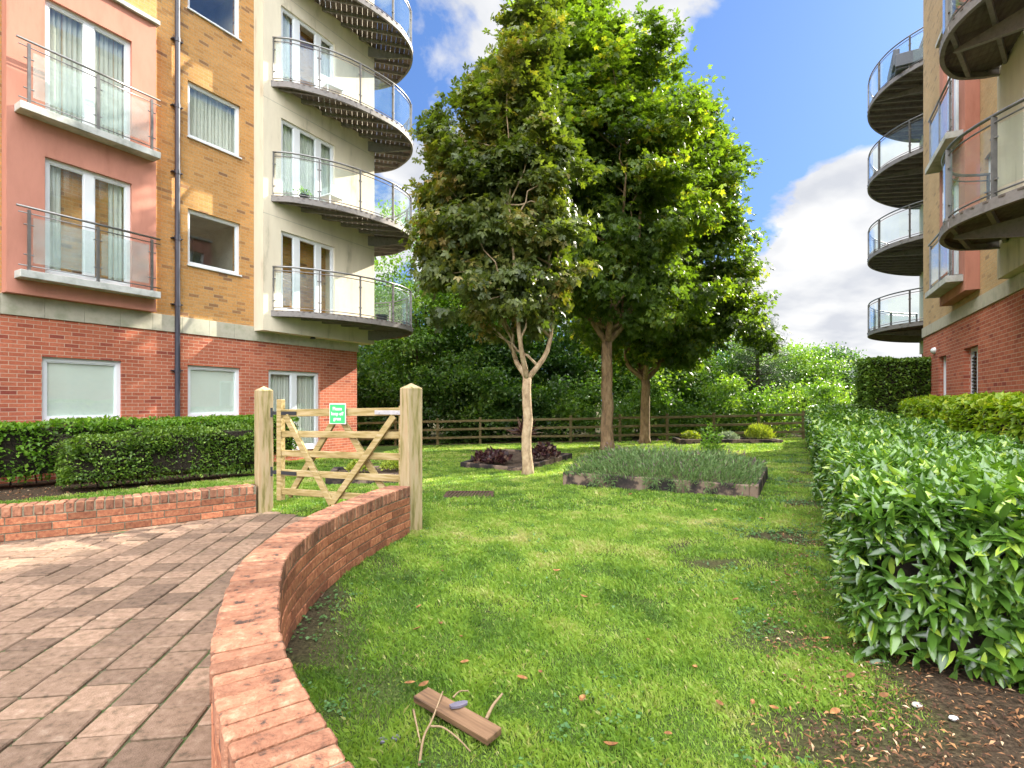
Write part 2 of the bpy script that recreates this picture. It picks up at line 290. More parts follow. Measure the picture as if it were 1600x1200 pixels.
# chamfered box template
def _cb():
    vs, key = [], {}
    for sx in (-1, 1):
        for sy in (-1, 1):
            for sz in (-1, 1):
                for ax in range(3):
                    key[(sx, sy, sz, ax)] = len(vs); vs.append((sx, sy, sz, ax))
    F = []
    for ax in range(3):
        o1, o2 = [(1, 2), (2, 0), (0, 1)][ax]
        for s in (-1, 1):
            q = []
            for a, b in ((-1, -1), (1, -1), (1, 1), (-1, 1)):
                c = [0, 0, 0]; c[ax] = s; c[o1] = a; c[o2] = b; q.append(key[tuple(c)+(ax,)])
            F.append(q if s > 0 else q[::-1])
        for a in (-1, 1):
            for b in (-1, 1):
                def K(s, face):
                    c = [0, 0, 0]; c[ax] = s; c[o1] = a; c[o2] = b; return key[tuple(c)+(face,)]
                q = [K(-1, o1), K(1, o1), K(1, o2), K(-1, o2)]
                F.append(q if a*b < 0 else q[::-1])
    for sx in (-1, 1):
        for sy in (-1, 1):
            for sz in (-1, 1):
                t = [key[(sx, sy, sz, 0)], key[(sx, sy, sz, 1)], key[(sx, sy, sz, 2)]]
                F.append(t if sx*sy*sz > 0 else t[::-1])
    return np.array(vs, float), F
CBV, CBF = _cb()
class MB:
    def __init__(s): s.v = []; s.f = []; s.t = []; s.n = 0
    def add(s, V, F, tone=.5):
        V = np.asarray(V, float); b = s.n
        s.v.append(V); s.f += [tuple(int(i)+b for i in f) for f in F]; s.t.append(np.full(len(V), tone)); s.n += len(V)
    def box(s, x0, x1, y0, y1, z0, z1, tone=.5, rot=None, org=None):
        V = np.array([(x, y, z) for x in (x0, x1) for y in (y0, y1) for z in (z0, z1)], float)
        if rot is not None: V = V @ np.array(rot).T
        if org is not None: V = V + np.array(org)
        s.add(V, [(0, 1, 3, 2), (4, 6, 7, 5), (0, 4, 5, 1), (2, 3, 7, 6), (0, 2, 6, 4), (1, 5, 7, 3)], tone)
    def cbox(s, c, h, ch=.004, tone=.5, mapf=None, rot=None):
        """chamfered box with half sizes h; mapf maps local coordinates"""
        h = np.array(h, float); sg = CBV[:, :3]; ax = CBV[:, 3].astype(int)
        V = sg*(h-ch); V[np.arange(24), ax] = sg[np.arange(24), ax]*h[ax]
        if rot is not None: V = V @ np.array(rot).T
        V = V+np.array(c)
        if mapf: V = np.array([mapf(*p) for p in V])
        s.add(V, CBF, tone)
    def bar(s, p, q, w, t, up=(0, 0, 1), ch=0, tone=.5):
        """rectangular bar from p to q: w across, t along 'up'"""
        p = np.array(p, float); q = np.array(q, float); d = q-p; L = np.linalg.norm(d); d /= L
        up = np.array(up, float); x = np.cross(d, up); x /= np.linalg.norm(x); z = np.cross(x, d)
        M = np.stack([x, d, z], 1)
        if ch: s.cbox((p+q)/2, (w/2, L/2, t/2), ch, tone, rot=M)
        else: s.box(-w/2, w/2, -L/2, L/2, -t/2, t/2, tone, rot=M, org=(p+q)/2)
    def tube(s, pts, rad, n=8, cap=True, tone=.5):
        pts = np.array(pts, float); k = len(pts); rad = np.full(k, rad, float) if np.isscalar(rad) else np.array(rad, float)
        T = np.gradient(pts, axis=0); T /= np.linalg.norm(T, axis=1)[:, None]+1e-9
        ref = np.array([0, 0, 1.]) if abs(T[0][2]) < .9 else np.array([1., 0, 0])
        V = []; a = np.arange(n)*2*pi/n; x = np.cross(T[0], ref); x /= np.linalg.norm(x)
        for i in range(k):
            x = x-T[i]*np.dot(x, T[i]); x /= np.linalg.norm(x)+1e-9; y = np.cross(T[i], x)
            V.append(pts[i]+rad[i]*(np.cos(a)[:, None]*x+np.sin(a)[:, None]*y))
        F = [(i*n+j, i*n+(j+1) % n, (i+1)*n+(j+1) % n, (i+1)*n+j) for i in range(k-1) for j in range(n)]
        if cap: F += [tuple(range(n))[::-1], tuple((k-1)*n+j for j in range(n))]
        s.add(np.concatenate(V), F, tone)
    def lathe(s, prof, c=(0, 0, 0), n=20, tone=.5):
        a = np.arange(n)*2*pi/n; V = [(c[0]+r*cos(t), c[1]+r*sin(t), c[2]+z) for r, z in prof for t in a]; k = len(prof)
        F = [(i*n+j, i*n+(j+1) % n, (i+1)*n+(j+1) % n, (i+1)*n+j) for i in range(k-1) for j in range(n)]
        s.add(V, F, tone)
    def prism(s, poly, z0, z1, tone=.5, mapf=None):
        n = len(poly); V = [(p[0], p[1], z0) for p in poly]+[(p[0], p[1], z1) for p in poly]
        if mapf: V = [mapf(*p) for p in V]
        F = [tuple(range(n))[::-1], tuple(range(n, 2*n))]+[(i, (i+1) % n, n+(i+1) % n, n+i) for i in range(n)]
        s.add(V, F, tone)
    def build(s, name, mat, parent=None, loc=None, smooth=False):
        me = bpy.data.meshes.new(name); V = np.concatenate(s.v) if s.v else np.zeros((0, 3))
        me.from_pydata(V.tolist(), [], s.f); me.update()
        a = me.attributes.new('tone', 'FLOAT', 'POINT'); a.data.foreach_set('value', np.concatenate(s.t).astype(np.float32))
        return finish(name, me, mat, parent, loc, smooth)

def catmull(P, n=12):
    P = [np.array(p, float) for p in P]; P = [2*P[0]-P[1]]+P+[2*P[-1]-P[-2]]; out = []
    for i in range(1, len(P)-2):
        for k in range(n):
            t = k/n; a, b, c, d = P[i-1], P[i], P[i+1], P[i+2]
            out.append(.5*((2*b)+(-a+c)*t+(2*a-5*b+4*c-d)*t*t+(-a+3*b-3*c+d)*t**3))
    out.append(P[-2]); return np.array(out)
class Path:                                        # arc length parametrised plan curve
    def __init__(s, P):
        s.p = np.array(P, float); d = np.linalg.norm(np.diff(s.p, axis=0), axis=1); s.s = np.concatenate([[0], np.cumsum(d)]); s.L = s.s[-1]
    def at(s, t):
        t = np.clip(t, 0, s.L); x = np.interp(t, s.s, s.p[:, 0]); y = np.interp(t, s.s, s.p[:, 1]); return x, y
    def frame(s, t):
        e = .03; x, y = s.at(t); x0, y0 = s.at(t-e); x1, y1 = s.at(t+e); d = np.array([x1-x0, y1-y0]); d /= np.linalg.norm(d)+1e-9
        return x, y, d[0], d[1]
def inpoly(X, Y, poly):
    X = np.asarray(X, float); Y = np.asarray(Y, float); r = np.zeros(X.shape, bool); n = len(poly); j = n-1
    for i in range(n):
        xi, yi = poly[i]; xj, yj = poly[j]
        c = ((yi > Y) != (yj > Y)) & (X < (xj-xi)*(Y-yi)/(yj-yi+1e-12)+xi); r ^= c; j = i
    return r
def fnoise(X, Y, s=1.0, seed=0):                   # cheap smooth noise 0..1
    r = np.random.default_rng(seed); v = 0*X; amp = 0
    for k in range(10):
        a = r.uniform(0, 2*pi); f = s*r.uniform(.6, 2.4); ph = r.uniform(0, 6.28); w = 1/(f/s)
        v = v+w*np.sin((X*cos(a)+Y*sin(a))*f+ph); amp += w
    return .5+.5*v/amp*1.8

# leaf templates (unit length along +y)
def T_laurel():
    t = [0, .22, .5, .78, 1]; w = [.02, .105, .145, .10, .0]; V = []
    for a, b in zip(t, w):
        z = -.22*a*a; V += [(-b, a, z+b*.45), (0, a, z), (b, a, z+b*.45)]
    F = []
    for i in range(4): F += [(3*i, 3*i+1, 3*i+4, 3*i+3), (3*i+1, 3*i+2, 3*i+5, 3*i+4)]
    return np.array(V), np.array(F)
def T_kite(w=.28, fold=.12):
    return np.array([(0, 0, 0), (w, .5, fold), (0, 1, -.05), (-w, .5, fold)]), np.array([(0, 1, 2, 3)])
def T_fold(w=.3):
    return np.array([(0, 0, 0), (w, .5, .14), (0, 1, -.1), (-w, .5, .14), (0, .5, 0)]), np.array([(0, 1, 2, 4), (0, 4, 2, 3)])
def T_palm():
    V, F = [], []
    for a, l in ((-105, .5), (-55, .8), (0, 1), (55, .8), (105, .5)):
        a = R(a); dx, dy = sin(a), cos(a); px, py = dy, -dx; b = len(V)
        V += [(0, 0, 0), (dx*l*.6+px*.25*l, dy*l*.6+py*.25*l, -.05), (dx*l, dy*l, -.26*l), (dx*l*.6-px*.25*l, dy*l*.6-py*.25*l, -.05)]
        F.append((b, b+1, b+2, b+3))
    return np.array(V), np.array(F)
TL, TK, TP, TF = T_laurel(), T_kite(), T_palm(), T_fold()
def leaves(name, P, D, Nn, size, tone, tmpl, mat, parent=None, smooth=False):
    tv, tf = tmpl; n = len(P)
    D = D/(np.linalg.norm(D, axis=1)[:, None]+1e-9); Z = Nn-D*np.sum(Nn*D, 1)[:, None]; Z /= np.linalg.norm(Z, axis=1)[:, None]+1e-9; X = np.cross(D, Z)
    V = P[:, None, :]+size[:, None, None]*(tv[None, :, 0, None]*X[:, None, :]+tv[None, :, 1, None]*D[:, None, :]+tv[None, :, 2, None]*Z[:, None, :])
    k = len(tv); F = tf[None]+(np.arange(n)*k)[:, None, None]
    me = arr_mesh(name, V.reshape(-1, 3), F.reshape(-1, tf.shape[1]), np.repeat(tone, k))
    return finish(name, me, mat, parent, smooth=smooth)
def rdir(n): v = rng.normal(size=(n, 3)); return v/np.linalg.norm(v, axis=1)[:, None]

# ------------------------------------------------------------------ plan of the walls
OUT = catmull([(.30, .22), (-.20, .66), (-.637, 1.203), (-.985, 1.721), (-1.30, 2.42), (-1.436, 2.90), (-1.49, 3.5), (-1.468, 3.907), (-1.42, 4.27), (-1.331, 4.744), (-1.20, 5.20)], 14)
WALL = Path(OUT)
LOW = Path(catmull([(-8.2, 3.5), (-6.9, 3.85), (-5.8, 4.25), (-4.73, 4.85), (-3.93, 5.35), (-2.99, 6.14)], 12))
PATHPOLY = [tuple(p) for p in OUT[::4]]+[(-1.1, 5.28), (-2.95, 6.3), (-3.93, 5.42), (-4.73, 4.92), (-5.8, 4.32), (-8.4, 3.5), (-8.4, -3), (.8, -3)]
def gz(X, Y):
    X = np.asarray(X, float); Y = np.asarray(Y, float)
    a = np.clip(.18+.0195*(11.7-X), .12, .62); g = -a*np.clip((Y-6)/15, 0, 1.15)
    return g+.012*(fnoise(X, Y, 1.3, 3)-.5)*np.clip(Y-1, 0, 1)
def g1(x, y): return float(gz(np.array([x]), np.array([y]))[0])
EX, EY = .48, .877                                  # direction of the right hand hedge and building
def hedge_uv(X, Y): dx, dy = X-1.72, Y-2.62; return dx*EX+dy*EY, dx*EY-dy*EX      # along, across (to the right)
def wall_dist(X, Y):
    d = np.full(np.shape(X), 9.)
    for p in OUT[::3]: d = np.minimum(d, np.hypot(X-p[0], Y-p[1]))
    return d
def bare(X, Y):
    """0..1 bare earth"""
    wd = wall_dist(X, Y); n = fnoise(X, Y, 5, 11); n2 = fnoise(X, Y, 2.0, 5)
    b = np.clip((.85-wd)*1.5, 0, 1)*np.clip((n-.30)*4, 0, 1)*np.clip((4.8-Y), 0, 1)
    s, t = hedge_uv(X, Y); b = np.maximum(b, np.clip((t+.02+.3*(n-.5))*3.5, 0, 1)*(s > -3))
    b = np.maximum(b, np.clip((t+.95)*1.6, 0, 1)*np.clip((n-.58)*4, 0, .7)*(s > -1))
    b = np.maximum(b, np.clip((n2-.80)*5, 0, .8)*np.clip((n-.4)*3, 0, 1))
    c = X*.8616-Y*.5075+12.256                                         # distance out from the left facade
    b = np.maximum(b, np.clip((2.95-c)*4+.6*(n-.5), 0, 1)*(Y < 10.6)*(X < -4.2))
    b = np.maximum(b, np.clip((Y-21.2), 0, 1)*.8)
    return np.clip(b, 0, 1)

# ------------------------------------------------------------------ ground
def build_ground():
    xs = np.concatenate([[-900, -300, -100, -40, -20], np.arange(-12, 16.01, .14), [20, 35, 70, 200, 500, 900]])
    ys = np.concatenate([[-300, -60, -20, -8], np.arange(-4, 24.01, .14), [27, 35, 60, 150, 400, 900, 1800]])
    X, Y = np.meshgrid(xs, ys); Z = gz(X, Y); Z = Z-.05*inpoly(X, Y, PATHPOLY)
    Z = Z+.012*(fnoise(X, Y, 9, 2)-.5)*(np.abs(X) < 13)
    V = np.stack([X, Y, Z], -1).reshape(-1, 3); nx, ny = len(xs), len(ys)
    i = np.arange(nx-1)[None, :]+np.arange(ny-1)[:, None]*nx; F = np.stack([i, i+1, i+nx+1, i+nx], -1).reshape(-1, 4)
    o = finish('ground', arr_mesh('ground', V, F, bare(X, Y).ravel()), 'turf', smooth=True); tag(o, kind='structure')
build_ground()

def build_path():
    b = MB(); b.add([(x, y, -.012) for x, y in PATHPOLY], [tuple(range(len(PATHPOLY)))])
    tag(b.build('path_bed', 'joint_sand'), kind='structure')
    m = MB(); a = R(8.0); ux, uy = -sin(a), cos(a); vx, vy = cos(a), sin(a); W = .215; gap = .0065
    rr = random.Random(3)
    for r in range(-26, 34):
        t = -6+rr.uniform(0, .3)
        while t < 12:
            Lb = rr.choice([.14, .16, .215, .215, .28]); c = (t+Lb/2); cx = ux*c+vx*(r+.5)*W-2.5; cy = uy*c+vy*(r+.5)*W
            if inpoly(np.array([cx]), np.array([cy]), PATHPOLY)[0] or (cy < 5.0 and wall_dist(np.array([cx]), np.array([cy]))[0] < .13):
                j = rr.uniform(-.004, .004); rt = a+rr.uniform(-.022, .022)
                M = [[cos(rt), -sin(rt), 0], [sin(rt), cos(rt), 0], [0, 0, 1]]
                m.cbox((cx, cy, -.028+j), (W/2-gap, Lb/2-gap, .028), .006, rr.random(), rot=M)
            t += Lb
    tag(m.build('block_path', 'paver'), kind='structure')
build_path()

def brick_wall_curve(name, path, inward, H, courses, label):
    """curved garden wall: bricks on a mortar core, brick-on-edge coping. path = outer line, inward = sign of the offset"""
    root = empty(name, (path.p[len(path.p)//2][0], path.p[len(path.p)//2][1], 0), label, 'wall')
    ox, oy = root.location.x, root.location.y; W = .215; rr = random.Random(5)
    def mp(s, l, z):
        x, y, dx, dy = path.frame(s); return (x+inward*dy*l-ox, y-inward*dx*l-oy, z)
    core = MB(); n = int(path.L/.06); S = np.linspace(0, path.L, n+1)
    def ring(l0, l1, z0, z1, mb):
        V = []
        for s in S:
            for l, z in ((l0, z0), (l1, z0), (l1, z1), (l0, z1)): V.append(mp(s, l, z))
        F = [(i*4+j, i*4+(j+1) % 4, (i+1)*4+(j+1) % 4, (i+1)*4+j) for i in range(n) for j in range(4)]+[(3, 2, 1, 0), (n*4, n*4+1, n*4+2, n*4+3)]
        mb.add(V, F)
    top = courses*.075; ring(.006, W-.006, -.2, top+.089, core)
    core.build('mortar', 'mortar', root)
    bk = MB()
    for c in range(-1, courses):
        s = (c % 2)*.1125-.05
        while s < path.L:
            s0 = max(s, 0)+.005; s1 = min(s+.225, path.L)-.005
            if s1-s0 > .03:
                t = rr.random(); k = 3; z0 = c*.075+.005; z1 = (c+1)*.075-.005; e = rr.uniform(-.0015, .0015)
                for side in (0, 1):
                    l0, l1 = ((e-.001), .1) if side == 0 else (.115, W+e+.001)
                    V = []; lf, lb = (l0, l1) if side == 0 else (l1, l0); sg = 1 if side == 0 else -1; ch = .0035
                    sec = [(lb, z0), (lf+sg*ch, z0), (lf, z0+ch), (lf, z1-ch), (lf+sg*ch, z1), (lb, z1)]
                    for i in range(k+1):
                        ss = s0+(s1-s0)*i/k
                        for l, z in sec: V.append(mp(ss, l, z))
                    F = [(i*6+j, i*6+(j+1) % 6, (i+1)*6+(j+1) % 6, (i+1)*6+j) for i in range(k) for j in range(6)]+[tuple(range(6))[::-1], tuple(k*6+j for j in range(6))]
                    if side: F = [f[::-1] for f in F]
                    bk.add(V, F, t)
            s += .225
    bk.build('brick_courses', 'wall_brick', root)
    cp = MB(); s = 0.0
    while s < path.L-.02:
        pitch = .0765; s1 = min(s+pitch, path.L); hl = (s1-s)/2-.0058; e = rr.uniform(-.0045, .0045); z = rr.uniform(-.0025, .0025); sk = rr.uniform(-.02, .02)
        def mq(a, l, zz): return mp(a+sk*(l-W/2), l, zz)
        cp.cbox((s+pitch/2, W/2+e, top+.005+.0475+z), (hl, W/2+.002, .049), .0065, rr.random(), mapf=mq)
        s += pitch
    cp.build('coping', 'coping_brick', root)
    return root
brick_wall_curve('curved_brick_wall', WALL, 1, .49, 5, 'curved red brick garden wall with brick on edge coping, sweeping from the foreground to the right gate post')
brick_wall_curve('low_brick_wall', LOW, -1, .31, 3, 'low orange brick edging wall left of the gate, in front of the hedge strip')

# ------------------------------------------------------------------ buildings
PITCH = 2.88
def rect_wall(mb, u0, u1, h0, h1, yf, th, holes=()):
    """solid wall front at y=yf (outward is -y), openings cut through"""
    us = sorted({u0, u1, *[a for q in holes for a in q[:2] if u0 < a < u1]}); hs = sorted({h0, h1, *[a for q in holes for a in q[2:] if h0 < a < h1]})
    for i in range(len(us)-1):
        for j in range(len(hs)-1):
            cu, ch = (us[i]+us[i+1])/2, (hs[j]+hs[j+1])/2
            if any(q[0] < cu < q[1] and q[2] < ch < q[3] for q in holes): continue
            a, b, c, d = us[i], us[i+1], hs[j], hs[j+1]
            mb.add([(a, yf, c), (b, yf, c), (b, yf, d), (a, yf, d)], [(0, 1, 2, 3)])
            mb.add([(a, yf+th, c), (b, yf+th, c), (b, yf+th, d), (a, yf+th, d)], [(3, 2, 1, 0)])
    for q in holes:
        a, b, c, d = max(q[0], u0), min(q[1], u1), max(q[2], h0), min(q[3], h1); y0, y1 = yf, yf+th
        mb.add([(a, y0, c), (a, y1, c), (a, y1, d), (a, y0, d)], [(0, 1, 2, 3)]); mb.add([(b, y0, c), (b, y1, c), (b, y1, d), (b, y0, d)], [(3, 2, 1, 0)])
        mb.add([(a, y0, c), (b, y0, c), (b, y1, c), (a, y1, c)], [(0, 1, 2, 3)]); mb.add([(a, y0, d), (b, y0, d), (b, y1, d), (a, y1, d)], [(3, 2, 1, 0)])
    a, b, c, d, y0, y1 = u0, u1, h0, h1, yf, yf+th
    mb.add([(a, y0, c), (a, y1, c), (a, y1, d), (a, y0, d)], [(3, 2, 1, 0)]); mb.add([(b, y0, c), (b, y1, c), (b, y1, d), (b, y0, d)], [(0, 1, 2, 3)])
    mb.add([(a, y0, c), (b, y0, c), (b, y1, c), (a, y1, c)], [(3, 2, 1, 0)]); mb.add([(a, y0, d), (b, y0, d), (b, y1, d), (a, y1, d)], [(0, 1, 2, 3)])
def window(root, u0, u1, h0, h1, y, muls=(), fill='room', sill=False, fw=.06, name='window', depth=1.2):
    """frame set back at y; muls = list of (u, width) mullions"""
    f = MB(); d0, d1 = y, y+.06
    f.box(u0, u1, d0, d1, h1-fw, h1); f.box(u0, u1, d0, d1, h0, h0+fw); f.box(u0, u0+fw, d0, d1, h0+fw, h1-fw); f.box(u1-fw, u1, d0, d1, h0+fw, h1-fw)
    for u, w in muls: f.box(u-w/2, u+w/2, d0-.004, d1, h0+fw, h1-fw)
    # sash bead
    edges = [u0+fw]+[x for u, w in muls for x in (u-w/2, u+w/2)]+[u1-fw]
    for i in range(0, len(edges), 2):
        a, b = edges[i], edges[i+1]; t = .022
        f.box(a, a+t, d0+.012, d1-.004, h0+fw, h1-fw); f.box(b-t, b, d0+.012, d1-.004, h0+fw, h1-fw)
        f.box(a+t, b-t, d0+.012, d1-.004, h0+fw, h0+fw+t); f.box(a+t, b-t, d0+.012, d1-.004, h1-fw-t, h1-fw)
    if sill: f.box(u0-.02, u1+.02, y-.10, y-.002, h0-.035, h0-.002)
    fr = f.build(name, 'upvc', root)
    g = MB(); g.box(u0+fw, u1-fw, y+.034, y+.042, h0+fw, h1-fw); g.build('pane', 'window_glass', fr)
    if fill == 'blind':
        g = MB(); g.box(u0+.02, u1-.02, y+.048, y+.052, h0+.03, h1-.03); g.build('blind', 'blind', fr)
    if fill in ('curtain', 'half'):
        g = MB(); n = 60; w = u1-u0
        rngs = [(u0+.02, u1-.02)] if fill == 'curtain' else [(u0+.02, u0+w*.22), (u1-w*.24, u1-.02)]
        for a, b in rngs:
            V = []; k = max(8, int((b-a)/.02))
            for i in range(k+1):
                x = a+(b-a)*i/k; yy = y+.14+.018*sin(x*75)+.008*sin(x*31); V += [(x, yy, h0+.02), (x, yy, h1-.03)]
            g.add(V, [(2*i, 2*i+2, 2*i+3, 2*i+1) for i in range(k)])
        g.build('curtain', 'curtain', fr)
    r = MB(); a, b, c, d, y0, y1 = u0-.1, u1+.1, h0-.05, h1+.05, y+.07, y+depth
    r.add([(a, y0, c), (b, y0, c), (b, y1, c), (a, y1, c), (a, y0, d), (b, y0, d), (b, y1, d), (a, y1, d)], [(0, 1, 2, 3), (4, 7, 6, 5), (0, 3, 7, 4), (1, 5, 6, 2), (2, 6, 7, 3)])
    r.build('room', 'interior', fr)
    return fr
def stud(mb, x, y, z): mb.tube([(x, y-.012, z), (x, y+.05, z)], .012, 8)
def juliet(root, u0, u1, yf, hs, posts):
    """small metal and glass balcony on a concrete sill; yf is the wall face it hangs on"""
    m = MB(); m.cbox(((u0+u1)/2, yf-.14, hs-.065), ((u1-u0)/2, .14, .065), .006)
    s = m.build('juliet_balcony', 'concrete_sill', root)
    y = yf-.20; r = MB(); r.tube([(u0-.03, y, hs+1.10), (u1+.02, y, hs+1.10)], .021, 10); r.build('handrail', 'rail_metal', s, smooth=True)
    r = MB(); r.tube([(u0, y+.01, hs+1.0), (u1+.03, y+.01, hs+1.0)], .011, 8); r.tube([(u0, y+.01, hs+.09), (u1+.03, y+.01, hs+.09)], .011, 8); r.build('rail', 'rail_metal', s, smooth=True)
    for p in posts:
        q = MB(); q.box(p-.022, p+.022, y-.008, y+.03, hs-.07, hs+1.06); q.box(p-.022, p+.022, y+.03, yf+.0, hs-.01, hs+.03)
        for z in (hs+.28, hs+.80):
            for dx in (-.05, .05): q.tube([(p+dx*.2, y+.012, z), (p+dx*1.4, y+.012, z)], .012, 8)
        q.build('post', 'rail_metal', s)
    for a, b in zip(posts[:-1], posts[1:]):
        g = MB(); g.box(a+.055, b-.055, y+.005, y+.017, hs+.15, hs+.94); g.build('glass_panel', 'frosted_glass', s)
    return s
def balcony(root, outline, hs, nposts, bdir, brackets, wall_y, t0=.02, t1=.98, joist=True):
    """rounded balcony; outline points (x, y) in building frame, hs = deck top"""
    P = Path(catmull(outline, 14)); poly = [tuple(p) for p in P.p]; fh = .15
    deck = MB(); bx, by = cos(bdir), sin(bdir); px, py = -by, bx; rr = random.Random(2)
    pts = np.array(poly); pr = pts@np.array([px, py]); W = .14
    k = pr.min()
    while k < pr.max():
        c = k+W/2; ints = []
        for kk in (c-.05, c+.05):
            row = []
            for i in range(len(pts)):
                a, b = pts[i], pts[(i+1) % len(pts)]; da, db = a@np.array([px, py])-kk, b@np.array([px, py])-kk
                if da*db < 0: q = a+(b-a)*da/(da-db); row.append(q@np.array([bx, by]))
            ints.append(sorted(row))
        if len(ints[0]) >= 2 and len(ints[1]) >= 2:
            a0, a1 = ints[0][0], ints[0][-1]; b0, b1 = ints[1][0], ints[1][-1]; w = W/2-.0035; T = rr.random()
            def pt(al, ac): return (bx*al+px*ac, by*al+py*ac)
            q = [pt(a0, c-w), pt(a1, c-w), pt(b1, c+w), pt(b0, c+w)]
            deck.prism(q, hs-.035, hs-.008, T)
        k += W
    s = deck.build('balcony', 'deck_wood', root)
    f = MB(); n = len(P.p); V = []
    for t in np.linspace(0, P.L, n):
        x, y, dx, dy = P.frame(t); nx, ny = dy, -dx       # outward for a curve running with the wall on its left
        for l, z in ((0, hs-fh), (0, hs), (-.05, hs), (-.05, hs-.012), (-.010, hs-.012), (-.010, hs-fh+.012), (-.06, hs-fh+.012), (-.06, hs-fh)): V.append((x+nx*l, y+ny*l, z))
    F = [(i*8+j, i*8+(j+1) % 8, (i+1)*8+(j+1) % 8, (i+1)*8+j) for i in range(n-1) for j in range(8)]
    f.add(V, F); f.build('fascia', 'fascia_metal', s, smooth=False)
    if joist:
        jm = MB(); cx, cy = pts.mean(0); k = (pts@np.array([bx, by])).min()+.25
        mx = (pts@np.array([bx, by])).max()
        while k < mx:
            row = []
            for i in range(len(pts)):
                a, b = pts[i], pts[(i+1) % len(pts)]; da, db = a@np.array([bx, by])-k, b@np.array([bx, by])-k
                if da*db < 0: q = a+(b-a)*da/(da-db); row.append(q@np.array([px, py]))
            if len(row) >= 2:
                row.sort(); a, b = row[0]+.03, row[-1]-.03
                if b-a > .2: jm.bar((bx*k+px*a, by*k+py*a, hs-.085), (bx*k+px*b, by*k+py*b, hs-.085), .055, .10)
            k += .46
        jm.build('joists', 'fascia_metal', s)
    for (x0, y0, x1, y1, deep) in brackets:
        bm_ = MB(); d = np.array([x1-x0, y1-y0]); Lb = np.linalg.norm(d); d /= Lb; nn = np.array([-d[1], d[0]])*.04
        def mp(a, z, l): return (x0+d[0]*a+nn[0]*l, y0+d[1]*a+nn[1]*l, z)
        prof = [(0, hs-.135), (Lb, hs-.135), (Lb, hs-.17), (.25, hs-.42), (0, hs-.42)]
        V = [mp(a, z, -.4) for a, z in prof]+[mp(a, z, .4) for a, z in prof]
        bm_.add(V, [(0, 1, 2, 3, 4), (9, 8, 7, 6, 5)]+[((i+1) % 5, i, 5+i, 5+(i+1) % 5) for i in range(5)])
        V = [mp(Lb, hs-.17, -1), mp(Lb, hs-.17, 1), mp(.25, hs-.42, 1), mp(.25, hs-.42, -1), mp(Lb, hs-.185, -1), mp(Lb, hs-.185, 1), mp(.25, hs-.437, 1), mp(.25, hs-.437, -1)]
        bm_.add(V, [(0, 1, 2, 3), (7, 6, 5, 4), (0, 4, 5, 1), (1, 5, 6, 2), (2, 6, 7, 3), (3, 7, 4, 0)])
        bm_.build('bracket', 'fascia_metal', s)
    # rails and glass
    ts = np.linspace(P.L*t0, P.L*t1, nposts); ins = .045
    def on(t, z, l=-ins): x, y, dx, dy = P.frame(t); return (x+dy*l, y-dx*l, z)
    tt = np.linspace(P.L*t0-.02, P.L*t1, 60)
    r = MB(); r.tube([on(t, hs+1.1) for t in tt], .024, 8); r.build('handrail', 'rail_metal', s, smooth=True)
    r = MB(); r.tube([on(t, hs+1.0) for t in tt], .012, 6); r.tube([on(t, hs+.07) for t in tt], .012, 6); r.build('rail', 'rail_metal', s, smooth=True)
    for t in ts:
        x, y, dx, dy = P.frame(t); M = [[dx, -dy, 0], [dy, dx, 0], [0, 0, 1]]; q = MB(); o = on(t, 0)
        q.box(-.008, .008, -.04, .04, hs-.05, hs+1.08, rot=M, org=(o[0], o[1], 0))
        for z in (hs+.25, hs+.8): q.box(-.05, .05, -.012, .012, z-.012, z+.012, rot=M, org=(o[0], o[1], 0))
        q.build('post', 'grey_metal', s)
    for a, b in zip(ts[:-1], ts[1:]):
        g = MB(); k = 8; V = []
        for t in np.linspace(a+.05, b-.05, k+1):
            for l, z in ((-ins-.005, hs+.12), (-ins-.005, hs+.95), (-ins+.006, hs+.95), (-ins+.006, hs+.12)): V.append(on(t, z, l))
        g.add(V, [(i*4+j, (i+1)*4+j, (i+1)*4+(j+1) % 4, i*4+(j+1) % 4) for i in range(k) for j in range(4)]); g.build('glass_panel', 'rail_glass', s)
    return s
def drop_copy(o, n, parent):
    for k in range(1, n):
        c = copy_tree(o, parent); c.location = (0, 0, PITCH*k)

